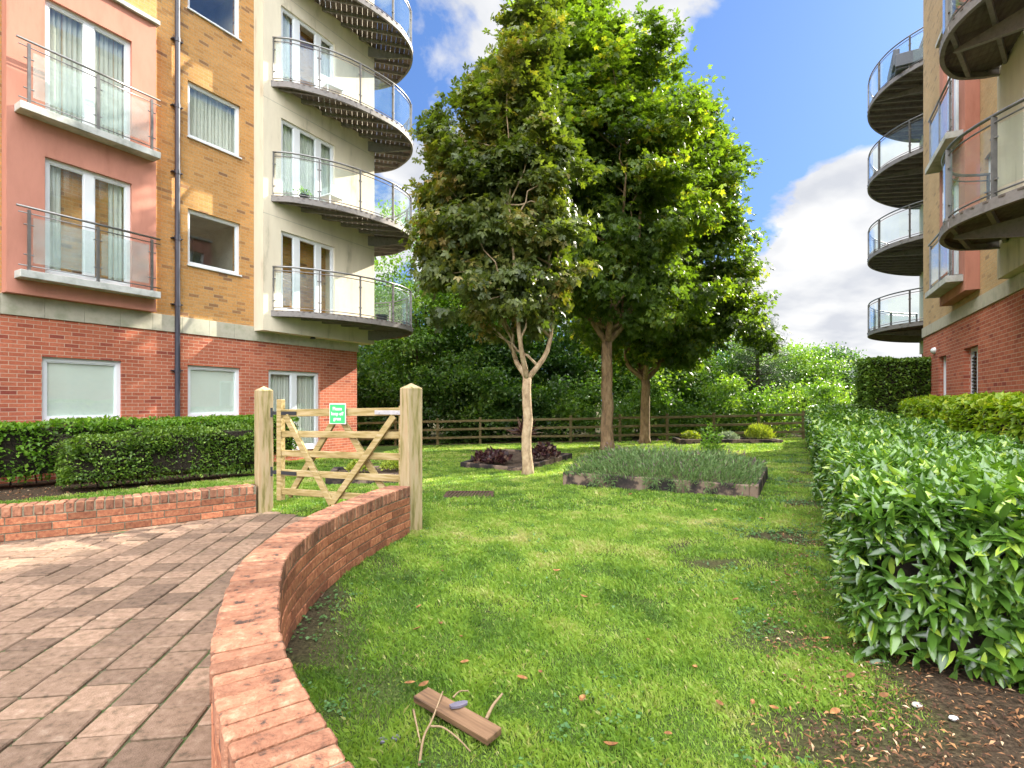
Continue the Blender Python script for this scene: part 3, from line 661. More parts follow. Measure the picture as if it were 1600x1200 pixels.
# ---- left building: local x along the facade (away from the camera), -y outward
LB = empty('apartment_block', (-8.87, 9.09, 0), 'apartment block on the left with pink bay, buff brick strip and round glass balconies', 'apartment building', rz=atan2(.862, .507))
def build_left():
    TOP = 16.0
    w1 = (.57, 1.84, .94, 2.13); w2 = (3.13, 4.37, .96, 2.13); d1 = (5.13, 6.73, .03, 2.13)
    m = MB(); rect_wall(m, -9, 8.12, -.9, 2.83, 0, .32, [w1, w2, d1]); m.box(7.8, 8.12, .32, 12, -.9, 2.83); m.build('red_brick_wall', 'red_brick', LB)
    window(LB, *w1, .06, fill='blind', sill=True, fw=.075); window(LB, *w2, .06, fill='blind', sill=True, fw=.075)
    window(LB, *d1, .06, muls=[((d1[0]+d1[1])/2, .16)], fill='curtain', name='french_door', fw=.085, sill=True)
    # band course
    m = MB(); u = -9.0
    while u < 8.15:
        v = min(u+.60, 8.15); m.cbox(((u+v)/2, .1, 3.01), ((v-u)/2-.002, .13, .18), .003); u = v
    m.build('stone_band', 'stone_band', LB)
    # buff brick
    wins = [(3.13, 4.37, 4.40+PITCH*k, 5.66+PITCH*k) for k in range(4)]
    m = MB(); rect_wall(m, -9, 8.12, 3.19, TOP, 0, .32, wins); m.box(7.8, 8.12, .32, 12, 3.19, TOP); m.build('buff_brick_wall', 'buff_brick', LB)
    for k, w in enumerate(wins): window(LB, *w, .06, sill=True, fill=['room', 'curtain', 'room', 'curtain'][k], fw=.06, depth=2.2)
    # pink bay
    b0, b1, y = .02, 2.37, -.23
    ds = [(.54, 1.92, 3.62+PITCH*k, 5.72+PITCH*k) for k in range(2)]
    m = MB(); rect_wall(m, b0, b1, 3.2, 9.2, y, .225, ds); bay = m.build('bay', 'pink_render', LB)
    m = MB(); m.box(b0-.01, b1+.01, y-.012, -.004, 3.19, 3.225); m.build('bay_trim', 'pink_render', bay)
    m = MB(); m.cbox(((b0+b1)/2, -.15, 9.25), ((b1-b0)/2+.05, .15, .045), .006); m.build('bay_capping', 'concrete_sill', bay)
    for k, w in enumerate(ds):
        mu = (w[0]+w[1])/2; window(LB, *w, y+.07, muls=[(mu, .15)], fill='curtain' if k else 'half', name='french_door', fw=.07, depth=1.8)
        juliet(LB, .12, 2.33, y, 3.57+PITCH*k, [.26, 1.27, 2.2])
    # cream block and round balconies
    c0, c1, y = 4.72, 8.46, -.387
    ds = [(5.22, 6.93, 3.63+PITCH*k, 5.68+PITCH*k) for k in range(4)]
    m = MB(); rect_wall(m, c0, c1, 3.08, TOP, y, .38, ds); m.box(8.13, c1, -.007, 11, 3.08, TOP); m.build('cream_wall', 'cream_render', LB)
    for k in range(1, 5): m = MB(); z = 3.55+PITCH*k-.45; m.box(c0-.002, c1+.002, y-.002, y+.01, z, z+.012); m.build('render_joint', 'stone_band', LB)
    for k, w in enumerate(ds):
        window(LB, *w, y+.05, muls=[(w[0]+.50, .17), (w[0]+1.19, .17)], fill=['room', 'curtain', 'half', 'curtain'][k], name='french_door', fw=.065, depth=2)
    O = [(4.93, y), (5.22, y-.38), (5.86, y-.80), (6.42, y-1.05), (7.1, y-1.22), (7.8, y-1.31), (8.35, y-1.28), (9.0, y-1.05), (9.55, y-.55), (9.9, y+.1), (10.05, y+.8), (9.8, y+1.7), (9.2, y+2.3), (8.5, y+2.55)]
    bd = atan2(.96, -.28)-atan2(.862, .507)
    b = balcony(LB, O, 3.6, 9, bd, [(8.2, y, 9.2, y-.75, 0)], y, t0=.005, t1=.97); drop_copy(b, 4, LB)
    # rest of the mass
    m = MB(); m.box(-9, 8.0, 11.7, 12, -.9, TOP); m.box(-9.3, -9.0, -.0, 12, -.9, TOP); m.build('rear_wall', 'buff_brick', LB)
    m = MB(); m.box(-9.4, 8.6, -.5, 12.1, TOP, TOP+.25); m.build('roof', 'roofing', LB)
    # rainwater pipe
    m = MB(); m.tube([(2.87, -.085, -.3), (2.87, -.085, TOP)], .052, 14)
    for z in [.5+1.45*i for i in range(11)]: m.tube([(2.87, -.085, z), (2.87, -.085, z+.09)], .062, 14)
    p = m.build('drainpipe', 'pipe_plastic', LB, smooth=False)
    m = MB()
    for z in [.5+1.45*i for i in range(11)]: m.box(2.76, 2.98, -.10, -.004, z+.03, z+.05)
    m.build('pipe_clip', 'pipe_plastic', p)
    m = MB(); m.lathe([(0, .06), (.05, .05), (.07, .0), (.07, -.02), (0, -.02)], (6.3, -.25, 3.05), 14); m.build('soffit_light', 'dark_pot', LB)
build_left()

# ---- right building: local x runs along the facade towards the camera, -y outward (left)
RB = empty('apartment_block', (11.52, 14.7, 0), 'apartment block on the right behind the laurel hedge, with stacked round balconies', 'apartment building', rz=atan2(-.881, -.473))
def build_right():
    TOP = 16.3; dz = .26; END = 12.5
    lv = (3.95, 4.95, .3, 2.43); dr = (1.75, 2.5, .0, 2.42)
    m = MB(); rect_wall(m, 0, END, -.9, 3.09, 0, .32, [lv, dr]); m.box(0, .32, .32, 14, -.9, 3.09); m.box(END-.32, END, .32, 14, -.9, 3.09); m.build('red_brick_wall', 'red_brick', RB)
    m = MB(); u = -.03
    while u < END: v = min(u+.6, END+.03); m.cbox(((u+v)/2, .1, 3.22), ((v-u)/2-.002, .13, .13), .003); u = v
    m.box(-.03, .2, .23, 12, 3.09, 3.35); m.build('stone_band', 'stone_band', RB)
    # louvred window
    f = MB(); a, b, c, d = lv; y = .12
    f.box(a, b, y, y+.05, d-.08, d); f.box(a, a+.05, y, y+.05, c, d-.08); f.box(b-.05, b, y, y+.05, c, d-.08); f.box((a+b)/2-.03, (a+b)/2+.03, y-.01, y+.05, c, d-.08)
    fr = f.build('louvre_window', 'upvc', RB); s = MB(); z = c+.05
    while z < d-.12:
        M = [[1, 0, 0], [0, cos(.7), -sin(.7)], [0, sin(.7), cos(.7)]]
        s.box(-(b-a)/2+.05, (b-a)/2-.05, -.035, .035, -.006, .006, rot=M, org=((a+b)/2, y+.03, z)); z += .07
    s.box(a+.05, b-.05, y+.08, y+.09, c, d-.08); s.build('slats', 'louvre', fr)
    window(RB, *dr, .10, fill='room', name='door', fw=.08)
    m = MB(); V = []; m.lathe([(0, -.05), (.07, -.045), (.11, -.02), (.12, 0)], (0, 0, 0), 20)
    o = m.build('wall_light', 'white_plastic', RB, loc=(1.35, 0, 2.62), smooth=True); o.rotation_euler = (R(-90), 0, 0); o.scale = (1.25, .72, 1.6)
    # buff brick with windows
    wins = [(.65, 1.9, 4.66+PITCH*k, 5.92+PITCH*k) for k in range(4)]+[(5.35, 6.2, 4.66+PITCH*k, 5.92+PITCH*k) for k in range(4)]
    wins = wins[4:]
    m = MB(); rect_wall(m, 0, END, 3.35, TOP, 0, .32, wins); m.box(0, .32, .32, 2.4, 3.35, TOP); m.box(END-.32, END, .32, 14, 3.35, TOP); m.build('buff_brick_wall', 'buff_brick_pale', RB)
    for w in wins: window(RB, *w, .06, sill=True, fill='curtain')
    # bay
    b0, b1, y = 3.05, 5.10, -.23
    ds = [(b0+.35, b1-.45, 3.88+PITCH*k, 5.98+PITCH*k) for k in range(2)]
    m = MB(); rect_wall(m, b0, b1, 3.5, 9.5, y, .225, ds); bay = m.build('bay', 'pink_render', RB)
    m = MB(); m.cbox(((b0+b1)/2, -.15, 9.55), ((b1-b0)/2+.05, .15, .045), .006); m.build('bay_capping', 'concrete_sill', bay)
    for k, w in enumerate(ds):
        window(RB, *w, y+.07, muls=[((w[0]+w[1])/2, .14)], fill='curtain', name='french_door', fw=.07)
        juliet(RB, b0+.05, b1-.1, y, 3.83+PITCH*k, [b0+.15, (b0+b1)/2-.02, b1-.2])
    ds2 = [(b0+.35, b1-.45, 3.88+PITCH*k, 5.98+PITCH*k) for k in range(2, 4)]
    # cream block near the camera
    c0, c1, y = 6.75, END+.3, -.18
    ds = [(7.9, 9.6, 3.9+PITCH*k, 5.98+PITCH*k) for k in range(4)]
    m = MB(); rect_wall(m, c0, c1, 3.36, TOP, y, .175, ds); m.build('cream_wall', 'cream_render', RB)
    for w in ds: window(RB, *w, y+.05, muls=[(w[0]+.50, .17), (w[0]+1.19, .17)], fill='curtain', name='french_door', fw=.065, depth=2)
    O = [(6.85, y), (6.92, -.5), (7.15, -.86), (7.8, -1.15), (8.6, -1.17), (9.3, -.87), (9.9, -.42), (10.1, y)]
    hb = 4.0; bd = R(70)
    b = balcony(RB, O, hb, 5, bd, [(8.9, y, 8.0, -1.0, 0)], y, t0=.04, t1=.96); drop_copy(b, 4, RB)
    # recessed cream wall and far balconies
    y = 1.6
    m = MB(); rect_wall(m, -10, 0, 3.36, TOP, y, .3, [(-6.5, -4.8, 3.9+PITCH*k, 5.98+PITCH*k) for k in range(4)]); m.box(-10, -9.7, y+.3, 12, 3.36, TOP); m.build('recessed_wall', 'cream_render', RB)
    m = MB(); rect_wall(m, -9.8, 0, -.9, 3.36, y+.05, .3); m.build('recessed_brick_wall', 'red_brick', RB)
    for k in range(4): window(RB, -6.5, -4.8, 3.9+PITCH*k, 5.98+PITCH*k, y+.05, muls=[(-6.0, .17), (-5.3, .17)], fill='curtain', name='french_door')
    O = [(-10.0, 2.4), (-9.8, 1.4), (-8.8, .35), (-7.3, -.45), (-5.75, -.66), (-4.3, -.25), (-3.35, .6), (-2.8, 1.6)]
    b = balcony(RB, O, hb, 7, R(20), [(-4.6, y, -5.2, -.5, 0)], y, t0=.1, t1=.98); drop_copy(b, 4, RB)
    m = MB(); m.box(.0, END+.4, -.3, 14.1, TOP, TOP+.25); m.box(-10.0, -.002, 1.55, 14.1, TOP, TOP+.25); m.build('roof', 'roofing', RB)
    m = MB(); m.box(-9.9, END, 13.7, 14, -.9, TOP); m.build('rear_wall', 'buff_brick_pale', RB)
build_right()
def LW(u, o, h): # left building frame to world (o = distance outwards)
    return (-8.87+.507*u+.862*o, 9.09+.862*u-.507*o, h)
def RW(x, o, h): return (11.52-.473*x-.881*o, 14.7-.881*x+.473*o, h)

def pot(name, loc, r, h, mat, label, plant=None, leafmat='fresh_hedge_leaf'):
    root = empty(name, loc, label, 'plant pot'); m = MB()
    m.lathe([(0, 0), (r*.75, 0), (r, h), (r*1.06, h), (r*1.06, h*.9), (r*.92, h*.9), (0, h*.88)], n=18); m.build('pot', mat, root)
    if plant:
        n = 160; P = rng.normal(size=(n, 3))*np.array([r*.6, r*.6, plant*.3])+np.array([0, 0, h+plant*.4]); leaves('plant', P, rdir(n)+[0, 0, .6], rdir(n)+[0, 0, 1], rng.uniform(.05, .09, n), rng.random(n), TF, leafmat, root)
    return root
pot('plant_pot', LW(8.0, 1.15, 3.61), .17, .24, 'dark_pot', 'round black plant pot on the lowest left balcony')
pot('small_planter', LW(8.75, 1.0, 3.61), .09, .13, 'dark_pot', 'small dark pot beside the black pot on the lowest left balcony')
pot('herb_pot', LW(5.6, .8, 6.49), .13, .12, 'dark_pot', 'low dark planter on the second left balcony', .15)
def chair(loc, rz, mat, label):
    root = empty('balcony_chair', loc, label, 'chair', rz=rz)
    m = MB(); m.cbox((0, 0, .43), (.24, .24, .02), .006); m.build('seat', mat, root)
    m = MB(); m.cbox((0, .24, .68), (.24, .015, .22), .006); m.build('backrest', mat, root)
    for x in (-.21, .21):
        for y in (-.21, .22): m = MB(); m.box(x-.015, x+.015, y-.015, y+.015, 0, .41); m.build('leg', mat, root)
chair(LW(6.5, .75, 6.49+PITCH), .8, 'white_plastic', 'white chair on the third left balcony behind the glass')
chair(LW(6.6, .6, 6.49), -.5, 'white_plastic', 'white chair on the second left balcony near the low planter')
def sofa(loc, rz):
    root = empty('balcony_sofa', loc, 'dark grey outdoor sofa on the topmost far right balcony', 'sofa', rz=rz)
    m = MB(); m.cbox((0, 0, .2), (.9, .38, .16), .03); m.build('seat', 'grey_fabric', root)
    m = MB(); m.cbox((0, .36, .5), (.9, .09, .28), .03); m.build('backrest', 'grey_fabric', root)
    for x in (-.9, .9): m = MB(); m.cbox((x, .02, .33), (.08, .38, .22), .02); m.build('armrest', 'grey_fabric', root)
sofa(RW(-4.6, -.3, 4.01+3*PITCH), R(60))

# ------------------------------------------------------------------ gate, posts, sign
def gate_post(loc, rz, label):
    root = empty('gate_post', loc, label, 'gate post', rz=rz); a = .083; h = 1.44
    m = MB(); m.cbox((0, 0, h/2-.15), (a, a, h/2+.15), .006); m.build('post', 'post_wood', root)
    m = MB(); b = a-.004; m.add([(-b, -b, h), (b, -b, h), (b, b, h), (-b, b, h), (0, 0, h+.05)], [(0, 1, 4), (1, 2, 4), (2, 3, 4), (3, 0, 4)]); m.build('cap', 'post_wood', root)
GA = np.array([-2.74, 6.17]); GB = np.array([-1.19, 5.47]); gd = (GB-GA)/np.linalg.norm(GB-GA); grz = atan2(gd[1], gd[0])
PRZ = atan2(-1.0, 1.95)
gate_post((-2.97, 6.28, 0), R(42), 'wooden gate post on the left with pyramid top, at the end of the low wall')
gate_post((-1.02, 5.31, 0), R(42), 'wooden gate post on the right with pyramid top, at the end of the curved wall')
def build_gate():
    L = 1.78; root = empty('field_gate', (GA[0], GA[1], 0), 'five bar wooden field gate with crossed braces between the two posts', 'gate', rz=grz)
    tilt = .03
    def z(x, h): return h+tilt*x/L
    for i, h in enumerate((1.17, .925, .70, .475, .255)):
        m = MB(); hh = .042 if i == 0 else .036; m.bar((.05, 0, z(0, h)), (L, 0, z(L, h)), .035, hh*2, ch=.004); m.build('rail', 'gate_wood', root)
    m = MB(); m.cbox((.03, 0, .74), (.035, .035, .59), .005); m.build('stile', 'gate_wood', root)
    m = MB(); m.cbox((L-.02, 0, .71), (.03, .03, .55), .005); m.build('stile', 'gate_wood', root)
    for (x0, h0, x1, h1, y) in ((.15, 1.14, .84, .17, -.036), (L-.1, 1.15, .84, .17, -.037), (.84, 1.13, .13, .2, .036), (.90, 1.13, 1.62, .2, .037)):
        m = MB(); m.bar((x0, y, h0), (x1, y, h1), .07, .034, up=(0, 1, 0), ch=.003); m.build('brace', 'gate_wood', root)
    m = MB(); m.cbox((L-.14, -.048, 1.19), (.2, .005, .022), .002); m.tube([(L-.28, -.06, 1.19), (L-.28, -.04, 1.19)], .008, 8); m.tube([(L-.05, -.06, 1.19), (L-.05, -.04, 1.19)], .008, 8); m.build('latch_strap', 'galvanised', root)
    for h in (1.17, .475): m = MB(); m.box(-.09, .3, -.030, -.022, h-.02, h+.02); m.tube([(-.09, -.026, h-.05), (-.09, -.026, h+.06)], .014, 8); m.build('hinge', 'dark_pot', root)
build_gate()
def build_sign():
    p = GA+gd*.93; root = empty('keep_off_grass_sign', (p[0]+.042*gd[1], p[1]-.042*gd[0], 1.17), 'small square green sign reading Please keep off grass, on the gate top rail', 'sign', rz=grz)
    m = MB(); m.cbox((0, 0, 0), (.115, .003, .112), .001); m.build('panel', 'sign_white', root)
    m = MB(); m.box(-.106, .106, -.0055, -.0032, -.103, .103); m.build('face', 'sign_green', root)
    cu = bpy.data.curves.new('lettering', 'FONT'); cu.body = 'Please\nkeep off\ngrass'; cu.size = .052; cu.align_x = 'CENTER'; cu.align_y = 'CENTER'; cu.space_line = 1.05; cu.extrude = .0005; cu.offset = .0012
    t = bpy.data.objects.new('lettering_source', cu); COL.objects.link(t); bpy.context.view_layer.update()
    me = bpy.data.meshes.new_from_object(t.evaluated_get(bpy.context.evaluated_depsgraph_get())); bpy.data.objects.remove(t)
    me.materials.clear(); o = finish('lettering', me, 'sign_white', root); o.rotation_euler = (R(90), 0, 0); o.location = (0, -.0072, 0)
build_sign()

# ------------------------------------------------------------------ post and rail fence
def build_fence():
    pts = [(-10.4, 22.6), (-8.5, 22.4), (-6.7, 22.3), (-4.9, 22.1), (-3.1, 21.9), (-1.32, 21.8), (.5, 21.5), (2.35, 21.0), (4.3, 20.9), (6.15, 20.8), (8.0, 20.8), (9.8, 20.85), (11.6, 20.9), (13.4, 21), (15.2, 21.1)]
    root = empty('post_and_rail_fence', (pts[7][0], pts[7][1], g1(*pts[7])), 'three rail wooden fence along the back of the lawn', 'fence'); ox, oy, oz = root.location
    P = [(x-ox, y-oy, g1(x, y)-oz) for x, y in pts]; rr = random.Random(8)
    for x, y, z in P: m = MB(); m.cbox((x, y, z+.42), (.05, .04, .70), .006); m.build('post', 'fence_wood', root)
    for a, b in zip(P[:-1], P[1:]):
        for h in (.30, .64, .98):
            m = MB(); m.bar((a[0], a[1]-.055, a[2]+h+rr.uniform(-.01, .01)), (b[0], b[1]-.055, b[2]+h+rr.uniform(-.01, .01)), .036, .09, ch=.004); m.build('rail', 'fence_wood', root)
build_fence()

# ------------------------------------------------------------------ raised beds
def sleeper(m, p, q, z0, h=.2, w=.11, tone=.5):
    p = np.array(p, float); q = np.array(q, float); m.bar((p[0], p[1], z0+h/2-.03), (q[0], q[1], z0+h/2-.03), w, h+.06, ch=.01, tone=tone)
def bed(name, corners, label, h=.2):
    """closed or open polygon of timber sleepers filled with soil"""
    c = np.mean(corners, 0); z = min(g1(*p) for p in corners); root = empty(name, (c[0], c[1], z), label, 'raised bed')
    n = len(corners); L = [(p[0]-c[0], p[1]-c[1]) for p in corners]
    for i in range(n):
        a, b = np.array(L[i]), np.array(L[(i+1) % n]); d = (b-a)/np.linalg.norm(b-a); m = MB(); e = (.055 if i % 2 == 0 else -.057)
        sleeper(m, a-d*e, b+d*e, 0, h); m.build('sleeper', 'sleeper_wood', root)
    m = MB(); m.prism(L, 0, h-.05); m.build('soil', 'soil', root)
    return root, c, z
e2 = np.array([EX, EY]); nL = np.array([-EY, EX])
C1 = np.array([3.36, 7.28])
bedA = [C1, C1+2.35*e2, C1+2.35*e2+2.8*nL, C1+2.8*nL]
bed('lavender_bed', [tuple(p) for p in bedA], 'large timber sleeper bed filled with lavender, right of the lawn centre', .26)
C2 = C1+2.5*e2+.75*nL
bed('rear_bed', [tuple(C2), tuple(C2+1.9*e2), tuple(C2+1.9*e2+2.0*nL), tuple(C2+2.0*nL)], 'timber sleeper bed with a rose bush directly behind the lavender bed', .2)
NB = np.array([.16, 10.75])
bed('shaded_bed', [tuple(NB), tuple(NB+np.array([1.35, 3.0])), tuple(NB+np.array([-.35, 4.2])), tuple(NB+np.array([-1.25, 1.0]))], 'timber sleeper bed with purple plants behind the pale front tree', .2)
bed('back_bed', [(6.2, 19.3), (9.75, 19.0), (9.85, 20.1), (6.3, 20.4)], 'low timber bed near the fence with lime green plants', .2)
bed('gate_bed', [(-3.05, 8.75), (-1.85, 9.0), (-2.1, 10.1), (-3.3, 9.85)], 'dark timber bed seen through the gate bars with yellow green shrubs', .2)

def grow(name, P, label, cat, size, tmpl, mat, up=.8, spread=1.0, center=None, group=None, tones=None):
    n = len(P); c = center if center is not None else (P[:, 0].mean(), P[:, 1].mean(), P[:, 2].min())
    D = rdir(n)*spread+np.array([0, 0, up]); N_ = rdir(n)+np.array([0, 0, .8])
    s = rng.uniform(size*.7, size*1.3, n); t = rng.random(n) if tones is None else tones
    o = leaves(name, P-np.array(c), D, N_, s, t, tmpl, mat); o.location = c; tag(o, label, cat, group); return o
def lavender():
    n = 15000; a = rng.random(n); b = rng.random(n); base = bedA[0][None]+(a*2.5-.12)[:, None]*e2+(b*2.85-.02)[:, None]*nL
    hgt = .34*(1-np.abs(2*a-1)**4*.6)*(1-np.abs(2*b-1)**6*.5)*(.7+.6*fnoise(base[:, 0], base[:, 1], 6, 9)); z = g1(2, 9)+.16+rng.random(n)*hgt
    P = np.column_stack([base, z]); out = np.column_stack([(a-.5)*e2[0]+(b-.5)*nL[0], (a-.5)*e2[1]+(b-.5)*nL[1]])
    D = rdir(n)*.55+np.column_stack([out*.8, np.full(n, .75)]); c = np.array([bedA[0][0], bedA[0][1], g1(2, 9)+.1])
    tn = rng.random(n)*.85; spike = rng.random(n) < .05; tn[spike] = 1
    P[spike, 2] += .08
    N1 = rdir(n); S1 = rng.uniform(.05, .11, n)
    # trailing growth over the front sleeper
    n2 = 1300; b = rng.random(n2); base = bedA[0][None]+(-.06-rng.random(n2)*.12)[:, None]*e2+(b*2.3+.1)[:, None]*nL; P2 = np.column_stack([base, g1(2, 8)+.04+rng.random(n2)*.2])
    P2 = P2[fnoise(P2[:, 0], P2[:, 1], 7, 4) > .45]; n2 = len(P2)
    P = np.concatenate([P, P2]); D = np.concatenate([D, rdir(n2)*.6+np.array([-.2, -.5, -.2])]); N1 = np.concatenate([N1, rdir(n2)]); S1 = np.concatenate([S1, rng.uniform(.05, .1, n2)]); tn = np.concatenate([tn, rng.random(n2)*.7])
    o = leaves('lavender', P-c, D, N1, S1, tn, T_kite(.07, .02), 'lavender_leaf'); o.location = c
    tag(o, 'spreading grey green lavender overflowing the large sleeper bed', 'lavender')
lavender()
def mound(name, c, r, h, n, size, tmpl, mat, label, cat='shrub', up=.8, spread=1.):
    d = rdir(n); d[:, 2] = np.abs(d[:, 2]); rad = rng.random(n)**.35; P = d*rad[:, None]*np.array([r, r, h])+np.array(c)
    return grow(name, P, label, cat, size, tmpl, mat, up, spread, center=c)
gb = g1(7.8, 19.6)+.14
mound('lime_shrub', (6.75, 19.8, gb), .38, .28, 700, .09, TF, 'lime_leaf', 'low yellow green mound at the left end of the back bed')
mound('grassy_shrub', (9.25, 19.6, gb), .5, .45, 1300, .22, T_kite(.05, .01), 'lime_leaf', 'bright green spiky grassy shrub at the right end of the back bed', up=1.2, spread=.7)
mound('silver_shrub', (8.1, 19.7, gb), .4, .26, 700, .09, TF, 'silver_leaf', 'silvery grey low shrub in the middle of the back bed')
rz_ = g1(3.9, 10.5)+.12
mound('rose_bush', (C2[0]+.1, C2[1]+.7, rz_), .27, .85, 620, .075, TF, 'fresh_hedge_leaf', 'small open rose bush in the bed behind the lavender', 'rose bush')
mound('yellow_shrub', (-2.72, 9.35, .08), .24, .2, 420, .06, TF, 'lime_leaf', 'yellow green dwarf shrub on the left of the bed behind the gate')
mound('yellow_shrub', (-2.2, 9.6, .08), .22, .17, 380, .06, TF, 'lime_leaf', 'yellow green dwarf shrub on the right of the bed behind the gate')
def cordyline():
    c = (.28, 12.0, g1(.2, 12)+.13); root = empty('purple_cordyline', c, 'tall dark purple cordyline with a thick stem behind the pale front trunk', 'plant')
    m = MB(); m.tube([(0, 0, 0), (.01, 0, .3), (0, .02, .62)], [.075, .06, .05], 10); m.build('stem', 'bark_dark', root)
    n = 90; leaves('leaf_rosette', np.tile([0, 0, .6], (n, 1))+rng.normal(size=(n, 3))*.03, rdir(n)*.8+[0, 0, .7], rdir(n)+[0, 0, 1], rng.uniform(.25, .5, n), rng.random(n), T_kite(.06, .02), 'purple_leaf', root)
cordyline()
mound('purple_heuchera', (-.45, 11.75, g1(0, 12)+.13), .42, .22, 420, .13, TF, 'purple_leaf', 'low purple leaved plant on the left of the shaded bed', 'plant')
mound('bronze_heuchera', (.75, 12.5, g1(0, 12)+.13), .35, .3, 340, .13, TF, 'purple_leaf', 'low bronze leaved plant right of the front trunk in the shaded bed', 'plant')

# drain grate
def grate():
    c = (-.62, 7.62, g1(-.6, 7.6)); root = empty('drain_grate', c, 'rusty slotted drain grate set in the lawn beyond the curved wall', 'drain cover', rz=.02)
    m = MB(); w, d = .33, .24
    for y in (-d, d): m.box(-w, w, y-.02, y+.02, -.02, .014)
    for x in (-w, w): m.box(x-.02, x+.02, -d+.02, d-.02, -.02, .014)
    m.build('frame', 'grate_iron', root)
    m = MB()
    for i in range(13): x = -w+.045+i*(2*w-.09)/12; m.bar((x-.02, -d+.02, .004), (x+.02, d-.02, .004), .026, .016)
    m.build('bars', 'grate_iron', root); m = MB(); m.box(-w, w, -d, d, -.03, -.012); m.build('pit', 'soil', root)
grate()

# ------------------------------------------------------------------ trees
def limb(mb, p, q, r0, r1, sag=.0, k=7, n=8):
    p, q = np.array(p, float), np.array(q, float); L = np.linalg.norm(q-p); t = np.linspace(0, 1, k)[:, None]
    w = rng.normal(size=(k, 3))*L*.03; w[0] = 0; w[-1] = 0
    pts = p+(q-p)*t+w+np.array([0, 0, 1])*(np.sin(t*pi)*L*sag); mb.tube(pts, np.linspace(r0, r1, k), n); return pts
def tree(name, base, label, ells, fork, r, leafmat, barkmat, n_clump, n_leaf, size, tmpl=TP, clump=.33, limbs=22, lean=(0, 0), group=None, cat='tree', low=None, upright=.35, flat=.55, kpow=.45):
    """ells: crown envelope as ellipsoids (dx, dy, z, rx, ry, rz) relative to the base"""
    root = empty(name, base, label, cat, group)
    vol = np.array([e[3]*e[4]*e[5] for e in ells]); pick = rng.choice(len(ells), n_clump, p=vol/vol.sum()); E = np.array(ells)[pick]
    d = rdir(n_clump); rad = rng.random(n_clump)**kpow; C = E[:, :3]+d*rad[:, None]*E[:, 3:]
    C += rng.normal(size=C.shape)*.12
    if low is not None: C = C[C[:, 2] > low]
    m = MB(); fk = np.array([lean[0], lean[1], fork]); k = 8; t = np.linspace(0, 1, k)
    tr = np.column_stack([lean[0]*t**1.5, lean[1]*t**1.5, -.15+(fork+.15)*t]); tr[1:-1, :2] += rng.normal(size=(k-2, 2))*r*.12
    rr = r*(1.0-.18*t); rr[0] *= 1.45; rr[1] *= 1.08; m.tube(tr, rr, 14)
    heads = []
    nm = 3 if fork < 2.3 else 4
    zt = max(e[2]+e[5]*.6 for e in ells)
    for i in range(nm):
        a = i*2*pi/nm+rng.uniform(-.4, .4); e = ells[rng.integers(len(ells))]; q = np.array([e[0]*.7+cos(a)*e[3]*.35, e[1]*.7+sin(a)*e[4]*.35, fork+(zt-fork)*rng.uniform(.55, 1.0)])
        sp = r*3.2+.12; md = fk+np.array([cos(a)*sp, sin(a)*sp, .28+fork*.22]); cv = catmull([fk-np.array([0, 0, .12]), md, md+(q-md)*.45+rng.normal(size=3)*.12, q], 5)
        m.tube(cv, np.linspace(r*.55, r*.07, len(cv)), 9); heads.append(cv)
    for i in rng.choice(len(C), min(limbs, len(C)), replace=False):
        h = heads[rng.integers(nm)]; cand = h[(h[:, 2] < C[i][2]+.2)]
        if len(cand) == 0: continue
        j = rng.integers(max(0, len(cand)-5), len(cand)); s = cand[j]; f = 1-j/len(h)
        limb(m, s, C[i], r*.22*f+.012, .006, .06, 6, 6)
    m.build('trunk', barkmat, root, smooth=True)
    nc = len(C); ci = rng.integers(nc, size=n_leaf); off = rng.normal(size=(n_leaf, 3))*np.array([clump, clump, clump*flat]); P = C[ci]+off
    cen = np.array([np.mean([e[0] for e in ells]), np.mean([e[1] for e in ells]), np.mean([e[2] for e in ells])])
    outw = P-cen; outw /= np.linalg.norm(outw, axis=1)[:, None]+1e-9
    D = rdir(n_leaf)*.8+outw*.7+np.array([0, 0, -.15]); N_ = rdir(n_leaf)*.6+outw*.3+np.array([0, 0, .9])
    ct = rng.random(nc); tone = np.clip(ct[ci]*.45+rng.random(n_leaf)*.5, 0, 1)
    leaves('crown', P, D, N_, rng.uniform(size*.65, size*1.25, n_leaf), tone, tmpl, leafmat, root)
    return root
g = g1
T1 = (.30, 10.2); T2 = (2.88, 15.9); T3 = (5.05, 19.9)
tree('maple_tree', (T1[0], T1[1], g(*T1)), 'slender pale barked tree standing alone at the front of the lawn, olive leaves tinged brown',
     [(-.15, 0, 7.3, .75, .8, 2.1), (-1.15, 0, 5.35, .85, 1.0, 2.0), (.15, .1, 5.0, 1.1, 1.0, 2.0), (-.45, 0, 3.7, 1.3, 1.2, .95), (.1, 0, 8.7, .55, .6, 1.0), (-.95, 0, 6.9, .75, .8, 1.0), (-1.5, 0, 4.6, .6, .8, 1.2)], 1.95, .105, 'tree_leaf_olive', 'bark_pale', 370, 28000, .125, clump=.16, limbs=60, kpow=.55, low=2.75)
tree('maple_tree', (T2[0], T2[1], g(*T2)), 'middle tree of the three with a thick straight trunk beside the lavender bed',
     [(-1.1, 0, 9.6, 2.2, 2.4, 4.2), (.9, 0, 8.0, 2.3, 2.3, 3.6), (-1.6, 0, 6.0, 2.0, 2.2, 2.5), (.6, 0, 5.0, 2.8, 2.4, 1.5), (-1.5, 0, 12.6, 1.5, 1.5, 1.7), (-.2, 0, 12.2, 1.2, 1.3, 1.4), (-2.5, 0, 10.5, 1.4, 1.3, 2.6), (.9, 0, 11.2, 1.3, 1.4, 1.6)], 3.4, .19, 'tree_leaf_green', 'bark', 660, 60000, .16, clump=.24, limbs=70, kpow=.55, low=3.0)
